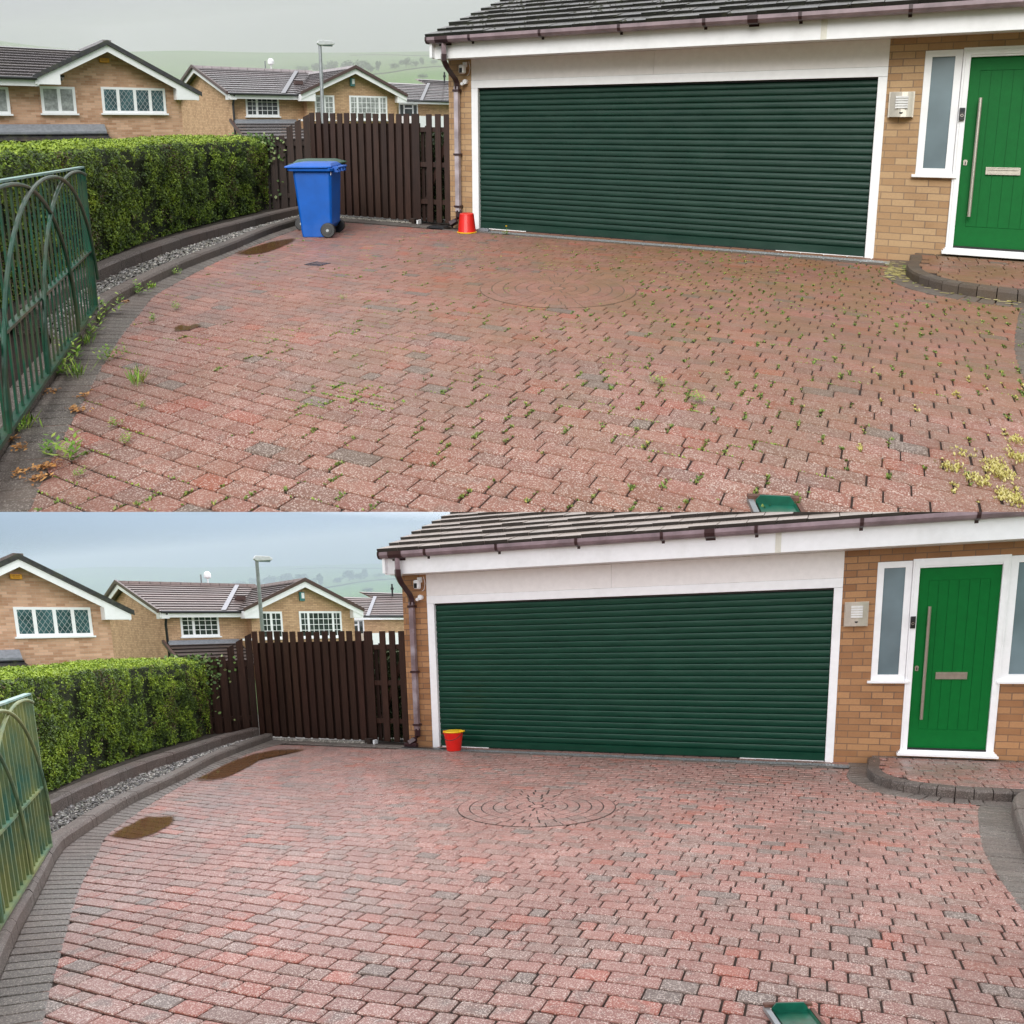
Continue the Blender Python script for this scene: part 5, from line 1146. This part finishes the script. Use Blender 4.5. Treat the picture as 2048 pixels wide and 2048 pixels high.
def house_b(w):
    up = w == 1; half = 'upper' if up else 'lower'
    fr, m = far_frame(w, 467.6, 189, 35, 3000); U = lambda x, y, ax=1, v=0: m.pix(x, y, ax, v)
    root = thing('neighbour_house', 'long brick house with white-trimmed front gable behind the wooden gate, %s half' % half, 'house', fr, (4, 0, -2), 'houses with front gables behind the gate')
    BR = M_('brickB'); T = M_('tilesB%d' % w); cols = [(1, 1, 1), (.85, .85, .85), (1.15, 1.1, 1.1)]
    gy = -.45; a0 = gy - .35; ga = U(388, 130, 0, -.3); D2 = ga[1]; ze = U(466, 184, 1, -.4)[2] - .08; zt = ga[2] - .14
    sl = (zt - ze) / (D2 + .4); zE = zt - sl * D2 - .10; zR = zt - .12
    gA = U(710.8, 130, 1, a0); gR = U(812, 187, 1, a0); gL = U(600, 184, 1, a0); gax = gA[0]; hw = (gR[0] - gL[0]) / 2; zg = gA[2] - .15; sg = (zg - (gR[2] + gL[2]) / 2 + .12) / hw
    gx0, gx1 = gax - hw + .25, gax + hw - .25; gz = zg - .12
    wl = MB(); wl.prism([(0, -3.2), (2 * D2, -3.2), (2 * D2, zE), (D2, zR), (0, zE)], 0, .3, 0); wl.box(.301, gx1 + .2, 0, 2 * D2, -3.2, zE); wl.build('wall', BR, fr, root)
    w2 = MB(); w2.prism([(gx0 + .15, -3.2), (gx1 - .15, -3.2), (gx1 - .15, gz - sg * (gx1 - .15 - gax)), (gax, gz), (gx0 + .15, gz - sg * (gax - gx0 - .15))], gy, D2, 1); w2.build('front_gable_wall', BR, fr, root)
    rf = MB()
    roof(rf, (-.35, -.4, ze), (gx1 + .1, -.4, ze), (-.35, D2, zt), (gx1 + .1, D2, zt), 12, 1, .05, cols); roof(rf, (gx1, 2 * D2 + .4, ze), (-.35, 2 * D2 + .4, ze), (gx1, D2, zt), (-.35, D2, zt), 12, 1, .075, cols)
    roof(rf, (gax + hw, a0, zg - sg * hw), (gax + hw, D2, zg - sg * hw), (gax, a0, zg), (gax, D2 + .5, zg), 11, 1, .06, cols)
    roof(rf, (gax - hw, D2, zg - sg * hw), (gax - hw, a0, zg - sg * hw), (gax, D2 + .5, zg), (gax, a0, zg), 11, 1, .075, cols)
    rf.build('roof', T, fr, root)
    rt = MB(); x = -.35
    while x < gax: rt.prism([(D2 - .14, zt + .0), (D2 - .08, zt + .12), (D2 + .08, zt + .12), (D2 + .14, zt)], x, x + .42, 0, (.9, .85, .85)); x += .44
    y = a0
    while y < D2: rt.prism([(gax - .16, zg), (gax - .09, zg + .13), (gax + .09, zg + .13), (gax + .16, zg)], y, y + .42, 1, (.9, .85, .85)); y += .44
    rt.build('ridge_tiles', T, fr, root)
    # verges and bargeboards
    vg = MB(); vg.prism([(-.42, ze - .02), (D2, zt + .02), (2 * D2 + .42, ze - .02), (2 * D2 + .42, ze + .12), (D2, zt + .16), (-.42, ze + .12)], -.45, -.36, 0)
    vg.prism([(gax, zg), (gax + hw + .03, zg - sg * hw - .02), (gax + hw + .03, zg - sg * hw + .12), (gax, zg + .15), (gax - hw - .03, zg - sg * hw + .12), (gax - hw - .03, zg - sg * hw - .02)], a0 - .07, a0 - .001, 1)
    vg.build('verge', plain('vergebrown', (.085, .05, .045), .45), fr, root)
    bb = MB(); bb.prism([(-.40, ze - .20), (D2, zt - .22), (2 * D2 + .4, ze - .20), (2 * D2 + .4, ze - .02), (D2, zt), (-.40, ze - .02)], -.34, -.31, 0)
    bb.prism([(gax, zg - .25), (gax + hw, zg - sg * hw - .22), (gax + hw, zg - sg * hw - .0), (gax, zg - .005), (gax - hw, zg - sg * hw - .0), (gax - hw, zg - sg * hw - .22)], a0 + .005, a0 + .03, 1)
    bb.box(gax - hw, gx0 + .45, a0 + .031, gy + .1, zg - sg * hw - .30, zg - sg * hw + .05); bb.box(gx1 - .25, gax + hw, a0 + .031, gy + .1, zg - sg * hw - .30, zg - sg * hw + .05)
    bb.box(-.30, -.001, -.40, .25, ze - .24, ze - .02); bb.box(-.3, gx0 + .1, -.38, -.355, ze - .2, ze - .01)
    bb.build('bargeboard', M_('white'), fr, root)
    MB().tube([(-.3, -.45, ze + .01), (gx0 + .0, -.45, ze + .01)], .055, 8).build('gutter', M_('blackpvc'), fr, root)
    # lead valley beside the gable
    va = MB(); p0 = U(562, 183, 1, -.4); p1 = U(590, 141, 1, D2); xa, xb = p0[0], p1[0]; va.hexa([(xa, -.4, ze + .085), (xa + .2, -.4, ze + .085), (xb + .2, D2, zt + .085), (xb, D2, zt + .085), (xa, -.4, ze + .10), (xa + .2, -.4, ze + .10), (xb + .2, D2, zt + .10), (xb, D2, zt + .10)]); va.build('valley', plain('valleygrey', (.27, .27, .29), .45), fr, root)
    def wd(x0, y0, x1, y1, cols, mat, bars, yy=0.0, sill=True): a, b_ = U(x0, y0, 1, yy), U(x1, y1, 1, yy); return window(fr, root, a[0], b_[0], b_[2], a[2], cols, mat, bars=bars, fw=.085, y=yy, proud=.02, sill=sill)
    wd(490, 191, 559, 233, [.33], 'darkglass', ([2, 4], 4)); gm = 'curtain' if up else 'darkglass'
    wd(628.5, 190, 670, 240, [.5], gm, ([2, 2], 4), gy); wd(698, 191, 775, 240, [.21, .79], gm, ([2, 5, 2], 4), gy)
    a, b_ = U(699, 156, 1, gy), U(708.5, 172.5, 1, gy); al = MB().box(a[0], b_[0], gy - .09, gy - .001, b_[2], a[2]).build('alarm_box', M_('teal'), fr, root); MB().box(a[0] + (b_[0] - a[0]) * .35, b_[0] - .02, gy - .1, gy - .0905, b_[2] + .1, a[2] - .04).build('lamp_cover', M_('white'), fr, al)
    MB().tube([(-.1, -.42, ze), (-.08, -.08, ze - .45), (-.06, -.06, -1.9), (-1.1, .4, -3.2)], .05, 8).build('downpipe', M_('blackpvc'), fr, root)
    MB().tube([(-.06, 2 * D2 * .42, -2.0), (-.06, 2 * D2 * .30, -2.9)], .04, 8).build('waste_pipe', M_('blackpvc'), fr, root)
    # lean-to porch roof and its side wall
    a, b_ = U(470, 244), U(583, 246); x0, x1 = a[0] - .05, b_[0] + .4; zt_ = a[2] + .1; pr = MB()
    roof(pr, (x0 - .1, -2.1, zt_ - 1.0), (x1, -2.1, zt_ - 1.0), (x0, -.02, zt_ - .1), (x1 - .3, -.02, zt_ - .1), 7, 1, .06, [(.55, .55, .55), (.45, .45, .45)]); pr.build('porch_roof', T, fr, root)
    MB().prism([(-.01, zt_ + .02), (-.05, zt_ + .02), (-.32, zt_ - .2), (-.3, zt_ - .26), (-.01, zt_ - .1)], x0, x1 - .2, 0).build('flashing', M_('lead'), fr, root)
    MB().box(x0 - .16, x0 - .08, -2.15, 0, zt_ - 1.2, zt_ - .9); s_ = MB(); s_.prism([(0, -3.2), (-2.0, -3.2), (-2.0, zt_ - 1.1), (0, zt_ - .2)], x0 + .05, x0 + .25, 0); s_.box(x0 + .26, x1 - .5, -1.9, -.01, -3.2, zt_ - 1.2); s_.build('porch_wall', BR, fr, root)
    v = MB(); v.prism([(-2.18, zt_ - 1.05), (-.0, zt_ - .08), (-.0, zt_ + .05), (-2.18, zt_ - .92)], x0 - .2, x0 - .1, 0); v.build('verge', MATS['vergebrown'], fr, root)
    MB().box(x1 - .25, gx0 + .3, -.6, -.5, zt_ - .06, zt_ + .03).build('canopy_edge', M_('white'), fr, root)
    # roof furniture
    c = U(541.6, 125, 1, D2 + .6); z0 = zt; cw = MB(); cw.tube([(c[0], D2 + .6, zt - .5), (c[0], D2 + .6, c[2] - .1)], .03, 6); cw.lathe([(.06, 0), (.16, .05), (.17, .2), (.1, .32), (.02, .34)], (c[0], D2 + .6, c[2] - .12), 12); cw.build('flue_cowl', M_('white'), fr, root)
    c = U(530, 122, 1, D2 + .6); MB().tube([(c[0], D2 + .6, zt - .4), (c[0], D2 + .6, c[2])], .035, 6).build('pole', M_('galv'), fr, root)
    c = U(595, 164, 1, 1.8); MB().box(c[0] - .15, c[0] + .25, 1.7, 1.95, c[2] - .12, c[2] + .05).build('roof_vent', MATS['vergebrown'], fr, root)

def house_c(w):
    up = w == 1; half = 'upper' if up else 'lower'
    fr, m = far_frame(w, 795, 203, 44, 2400); U = lambda x, y, ax=1, v=0: m.pix(x, y, ax, v)
    root = thing('neighbour_house', 'low brick house with small black flue just left of the garage pipe, %s half' % half, 'house', fr, (3, 0, -2), 'low houses beside the garage edge')
    T = M_('tilesB%d' % w); cols = [(1, 1, 1), (.85, .85, .85), (1.15, 1.1, 1.1)]
    e1 = U(905, 207)[0]; r = U(790, 166, 1, 3.2); zr = r[2]; rf = MB()
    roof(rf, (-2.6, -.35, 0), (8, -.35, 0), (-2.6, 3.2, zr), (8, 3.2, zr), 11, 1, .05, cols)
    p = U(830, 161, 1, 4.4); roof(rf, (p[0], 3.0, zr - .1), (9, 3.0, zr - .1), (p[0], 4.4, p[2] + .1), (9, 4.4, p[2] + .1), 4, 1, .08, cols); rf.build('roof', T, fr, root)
    wl = MB(); wl.box(-2.4, 8, 0, 6, -4, .05); wl.build('wall', M_('brickB'), fr, root)
    MB().box(-2.5, 8, -.33, -.30, -.12, .04).build('fascia', M_('white'), fr, root)
    MB().tube([(-2.5, -.4, .06), (8, -.4, .06)], .05, 8).build('gutter', M_('blackpvc'), fr, root)
    x = U(842, 200, 1, -.35)[0]; x2 = U(857, 168, 1, 3.2)[0]; va = MB(); va.hexa([(x - .1, -.35, .09), (x + .15, -.35, .09), (x2 + .15, 3.2, zr + .09), (x2 - .1, 3.2, zr + .09), (x - .1, -.35, .11), (x + .15, -.35, .11), (x2 + .15, 3.2, zr + .11), (x2 - .1, 3.2, zr + .11)]); va.build('valley', plain('valleygrey', (.42, .42, .44), .4), fr, root)
    a, b_ = U(797, 206.5), U(836, 240); window(fr, root, a[0], b_[0], b_[2], a[2], [.27, .73], 'darkglass', fw=.09, proud=.02)
    a, b_ = U(806, 208), U(826, 216); MB().box(a[0], b_[0], -.04, -.021, b_[2] - .06, b_[2]).build('transom', M_('white'), fr, root)
    c = U(889, 163, 1, 3.6); t = U(889, 144, 1, 3.6); fl = MB(); fl.tube([(c[0], 3.6, c[2] - .3), (c[0], 3.6, t[2])], .055, 8); fl.tube([(c[0], 3.6, t[2] - .35), (c[0], 3.6, t[2] - .22)], .10, 8); fl.build('flue', M_('blackpvc'), fr, root)
    # the flat white porch edge seen over the fence
    a = U(836, 231, 1, -2.5); b_ = U(905, 236, 1, -2.5); MB().box(a[0], b_[0] + 1, -2.6, -1, a[2] - .9, a[2] - .02).build('porch_roof', M_('white'), fr, root)

def street_lamp(w):
    up = w == 1; P = [((645.6, 225), (637.5, 83)), ((524.6, 1259), (513.5, 1114))][w - 1]; fr0 = Fr(w); d = 24
    c, r = fr0.ray(*P[0]); b = c + r * (d / np.linalg.norm(r)); zt = fr0.pix(*P[1], 1, b[1])[2]
    fr = Fr(w, (b[0], b[1], 0), math.radians(52)); root = thing('street_lamp', 'grey street lamp post rising behind the wooden gate, %s half' % ('upper' if up else 'lower'), 'street lamp', fr, (0, 0, -2), 'street lamps behind the gates')
    k = b[2]; MB().tube([(0, 0, -2.5), (0, 0, k - .6), (0, 0, k - .599), (0, 0, zt - .05)], [.085, .085, .06, .05], 12).build('post', M_('galv'), fr, root)
    h = MB(); h.prism([(-.10, zt - .06), (-.02, zt - .12), (.42, zt - .09), (.46, zt - .04), (.36, zt + .03), (-.04, zt + .04)], -.09, .09, 1); ho = h.build('lamp_head', plain('lampgrey', (.55, .57, .58), .4), fr, root, bevel=.02)
    MB().box(.08, .38, -.06, .06, zt - .135, zt - .10).build('lamp_glass', M_('frost'), fr, ho)

ROWS = [70, 110, 170, 250, 350, 480, 620, 800, 1000, 1150]
RIGHT = [276, 262, 236, 205, 176, 147, 128, 114, 103.5, 103.5]
LEFT = [277, 266, 252, 240, 226, 205, 180, 140, 102.5, 102.5]
def hrow(px, k):
    t = 1 / (1 + math.exp(-(px - 640) / 60)); v = LEFT[k] * (1 - t) + RIGHT[k] * t
    if k >= 7:
        u = (k - 6) / 3 if k < 9 else 1
        v += u * (2.0 * math.sin(px / 90.) + 1.2 * math.sin(px / 37. + 1)) * .6
        if px < 200: v -= u * 26 * min(1, (200 - px) / 230) ** 1.3
        v += u * 4.0 * math.exp(-((px - 560) / 120.) ** 2)
    return v
def hill_d(px, py):
    for k in range(len(ROWS) - 1):
        a, b = hrow(px, k), hrow(px, k + 1)
        if b <= py <= a: t = (a - py) / (a - b + 1e-6); return ROWS[k] + (ROWS[k + 1] - ROWS[k]) * t
    return ROWS[-2]
def hills(w):
    up = w == 1; fr = Fr(w); mb = MB(); pxs = np.arange(-900, 2900, 20.0); v = []; f = []; m = len(pxs)
    for k, d in enumerate(ROWS):
        for x in pxs:
            p = bg(w, x, hrow(x, k), d); v.append(p)
    for x in pxs: q = v[(len(ROWS) - 1) * m + int((x + 900) / 20)]; v.append(np.array([q[0] * 1.05, q[1] * 1.05, -6]))
    for k in range(len(ROWS)):
        for i in range(m - 1): f.append((k * m + i, k * m + i + 1, (k + 1) * m + i + 1, (k + 1) * m + i))
    mb.add(v, f); a = N('hillside%d' % w); loc = a.loc(); f1 = a.noise(loc, .012, 4); 
    vo = a.n('ShaderNodeTexVoronoi'); a.l(a.map(loc, (1, .6, 1)), vo.inputs['Vector']); vo.inputs['Scale'].default_value = .009
    c = a.mix(a.rng(f1, .35, .65), (.09, .19, .045), (.15, .27, .07)); sepc = a.n('ShaderNodeSeparateXYZ'); a.l(vo.outputs['Color'], sepc.inputs[0]); c = a.mix(a.rng(sepc.outputs[0], 0, 1, 0, .6), c, (.20, .25, .11))
    c = a.mix(a.rng(a.noise(loc, .2, 4), .4, .7, 0, .25), c, (.06, .10, .03)); hm = a.fin(c, .95, 0, .1); mb.build('hills', hm, fr, recalc=False, smooth=True)
    bpy.data.objects[[o.name for o in bpy.data.objects if o.name.startswith('hills')][-1]]['kind'] = 'structure'
    half = 'upper' if up else 'lower'
    for pts, lab in (([(745, 151), (780, 147), (820, 140.5), (860, 136), (910, 133)], 'dark dry stone wall climbing across the bright green field behind the roofs, %s half'), ([(700, 112), (760, 110.5), (830, 112.5), (900, 113)], 'faint upper dry stone wall high on the far hillside, %s half')):
        mw_ = MB(); Q = [bg(w, x, y, hill_d(x, y)) for x, y in resample(pts, 6)]
        for p, q in zip(Q[:-1], Q[1:]): mw_.hexa([(p[0], p[1], p[2] - 1), (q[0], q[1], q[2] - 1), (q[0] + .5, q[1] + .5, q[2] - 1), (p[0] + .5, p[1] + .5, p[2] - 1), (p[0], p[1], p[2] + 1.2), (q[0], q[1], q[2] + 1.2), (q[0] + .5, q[1] + .5, q[2] + 1.2), (p[0] + .5, p[1] + .5, p[2] + 1.2)])
        o = mw_.build('stone_wall', M_('bark'), fr); o['label'] = lab % half; o['category'] = 'wall'; o['group'] = 'field walls on the hillside'
    T = [(608, 147, 131, 34, 'leftmost low round tree of the grove behind the lamp post'), (636, 146, 125, 34, 'second tree of the hillside grove, right behind the lamp post'), (664, 145, 121, 36, 'tallest round tree in the middle of the hillside grove'), (692, 145, 120, 36, 'broad tree above the gable peak in the hillside grove'), (722, 145, 121, 34, 'tree right of the gable peak in the hillside grove'), (741, 145, 128, 20, 'rightmost small tree of the hillside grove'),
         (757, 144, 121, 13, 'narrow upright dark tree standing alone right of the grove'), (790, 139, 127, 22, 'low bushy tree at the upper edge of the bright field'), (812, 135, 115, 26, 'tall pale tree on the hillside, left of the pair'), (832, 134, 120, 20, 'shorter pale tree between two taller ones on the hillside'), (842, 131, 113, 12, 'slim pale tree on the hillside near the garage roof'), (868, 129, 120, 26, 'low tree line clump by the farm on the hillside'), (845, 158, 147, 24, 'faint bare-looking bush low in the bright field')]
    for px, pb, pt, wd, lab in T:
        d = hill_d(px, pb); b = bg(w, px, pb, d); k = d / (1470 if up else 1470 * 1.067 / 1.0); H = (pb - pt) * k * (1 if up else 1.067); R = wd * k / 2 * (1 if up else 1.067)
        t = thing('hillside_tree', lab + ', %s half' % half, 'tree', fr, b, 'trees on the hillside'); P = []; C = []; Nn = []
        MB().tube([(b[0], b[1], b[2] - .5), (b[0], b[1], b[2] + H * .5)], [R * .08, R * .04], 6).build('trunk', M_('bark'), fr, t)
        lob = [(rnd.uniform(-.55, .55), rnd.uniform(-.55, .55), rnd.uniform(.3, .78), rnd.uniform(.3, .5)) for _ in range(9)] + [(0, 0, .55, .55)]
        for _ in range(520):
            l = rnd.choice(lob); u = RS.normal(0, 1, 3); u /= np.linalg.norm(u); q = np.array([l[0] * R, l[1] * R, l[2] * H]) + u * np.array([R, R, H * .5]) * l[3] * rnd.uniform(.7, 1.05)
            P.append(b + q); Nn.append(u); g = rnd.uniform(.6, 1.3); C.append((.035 * g, .065 * g, .02 * g))
        V = leaves(np.array(P), np.array(Nn), H * .065, None, .6, .8); mesh_np('crown', M_('leaf'), fr, t, V, len(C), 4, np.array(C))

def haze(w):
    fr = Fr(w); mb = MB(); y0, y1 = 62, 1300
    if w == 1: mb.hexa([(-420, y0, -14), (160, y0, -14), (1400, y1, -14), (-1900, y1, -14), (-420, y0, 40), (160, y0, 40), (1400, y1, 260), (-1900, y1, 260)])
    else: mb.hexa([(-420, y0, -14), (160, y0, -14), (1400, y1, -14), (-1900, y1, -14), (-420, y0, 18), (160, y0, 18), (1400, y1, 200), (-1900, y1, 200)])
    m = bpy.data.materials.new('haze%d' % w); m.use_nodes = True; t = m.node_tree; t.nodes.clear(); o = t.nodes.new('ShaderNodeOutputMaterial'); v = t.nodes.new('ShaderNodeVolumePrincipled')
    v.inputs['Color'].default_value = (.80, .79, .84, 1) if w == 1 else (.52, .58, .68, 1); v.inputs['Density'].default_value = HAZE[w]; v.inputs['Anisotropy'].default_value = 0.0
    t.links.new(v.outputs[0], o.inputs['Volume']); kind(mb.build('haze', m, fr), 'stuff')
HAZE = {1: .0013, 2: .0028}

def lower_sky():
    """the overcast sky over the lower half: a shell that runs just under the cut upper half and comes down beyond the lower hills"""
    f1, f2 = Fr(1), Fr(2); xs = np.linspace(-6000, 6000, 13)
    rows = [[f1.bl((x, -11, -.22)) for x in xs], [f1.bl((x, 60, -1.0)) for x in xs], [f1.bl((x, 1460, -3)) for x in xs], [f2.bl((x * 1.1, 1500, 420)) for x in xs], [f2.bl((x * 1.1, 1500, 150)) for x in xs], [f2.bl((x * 1.1, 1500, -40)) for x in xs]]
    me = bpy.data.meshes.new('sky'); n = len(xs); bm = bmesh.new()
    def strip(rs):
        vv = [[bm.verts.new(tuple(p)) for p in r] for r in rs]
        for i in range(len(rs) - 1):
            for k in range(n - 1): bm.faces.new((vv[i][k], vv[i][k + 1], vv[i + 1][k + 1], vv[i + 1][k]))
    strip(rows[:3])  # unseen sheet under the terrace, added to glow and light the lower level
    bmesh.ops.bisect_plane(bm, geom=bm.verts[:] + bm.edges[:] + bm.faces[:], plane_co=Vector(CAMLOC) + CUP * .0006, plane_no=CUP, clear_inner=True)
    strip(rows[2:]); bm.to_mesh(me); bm.free()
    o = bpy.data.objects.new('sky', me); COL.objects.link(o); kind(o, 'structure')
    m = bpy.data.materials.new('overcast'); m.use_nodes = True; t = m.node_tree; t.nodes.clear(); out = t.nodes.new('ShaderNodeOutputMaterial'); em = t.nodes.new('ShaderNodeEmission'); g = t.nodes.new('ShaderNodeNewGeometry'); s = t.nodes.new('ShaderNodeSeparateXYZ')
    t.links.new(g.outputs['Position'], s.inputs[0]); mr = t.nodes.new('ShaderNodeMapRange'); t.links.new(s.outputs['Z'], mr.inputs[0]); mr.inputs[1].default_value = SKYZ[0]; mr.inputs[2].default_value = SKYZ[1]
    r = t.nodes.new('ShaderNodeValToRGB'); t.links.new(mr.outputs[0], r.inputs[0]); c = r.color_ramp; c.elements[0].position = 0; c.elements[0].color = (.20, .28, .33, 1); c.elements[1].position = 1; c.elements[1].color = (1.52, 1.53, 1.60, 1)
    e = c.elements.new(.25); e.color = (.27, .345, .42, 1); e = c.elements.new(.62); e.color = (.335, .425, .525, 1); e = c.elements.new(.7); e.color = (.35, .44, .545, 1); 
    nz = t.nodes.new('ShaderNodeTexNoise'); mp = t.nodes.new('ShaderNodeMapping'); mp.inputs['Scale'].default_value = (.0016, .0016, .005); t.links.new(g.outputs['Position'], mp.inputs[0]); t.links.new(mp.outputs[0], nz.inputs[0]); nz.inputs['Scale'].default_value = 1; nz.inputs['Detail'].default_value = 4
    m2 = t.nodes.new('ShaderNodeMapRange'); t.links.new(nz.outputs[0], m2.inputs[0]); m2.inputs[1].default_value = .3; m2.inputs[2].default_value = .7; m2.inputs[3].default_value = .98; m2.inputs[4].default_value = 1.02
    t.links.new(r.outputs[0], em.inputs[0]); t.links.new(m2.outputs[0], em.inputs[1]); t.links.new(em.outputs[0], out.inputs[0]); me.materials.append(m)
SKYZ = (-560, -250)

for w in (1, 2):
    drive(w)
lower_sky()
for w in (1, 2):
    bungalow(w); garden_gate(w); hedge(w); metal_gate(w); ground_post(w)
    house_a(w); house_b(w); house_c(w); street_lamp(w); hills(w); haze(w)
wheelie_bin(Fr(1), -1.65, -1.52, math.radians(26), 'blueplastic', 'bright blue wheelie bin with black wheels in front of the wooden gate', 1.05)
wheelie_bin(Fr(1), -2.14, -1.02, math.radians(205), 'greenplastic', 'dark green wheelie bin mostly hidden behind the blue bin', 1.06)
buckets(); litter()
# clear things named in the plan but empty
for o in list(bpy.data.objects):
    if o.type == 'MESH' and len(o.data.polygons) == 0: bpy.data.objects.remove(o)
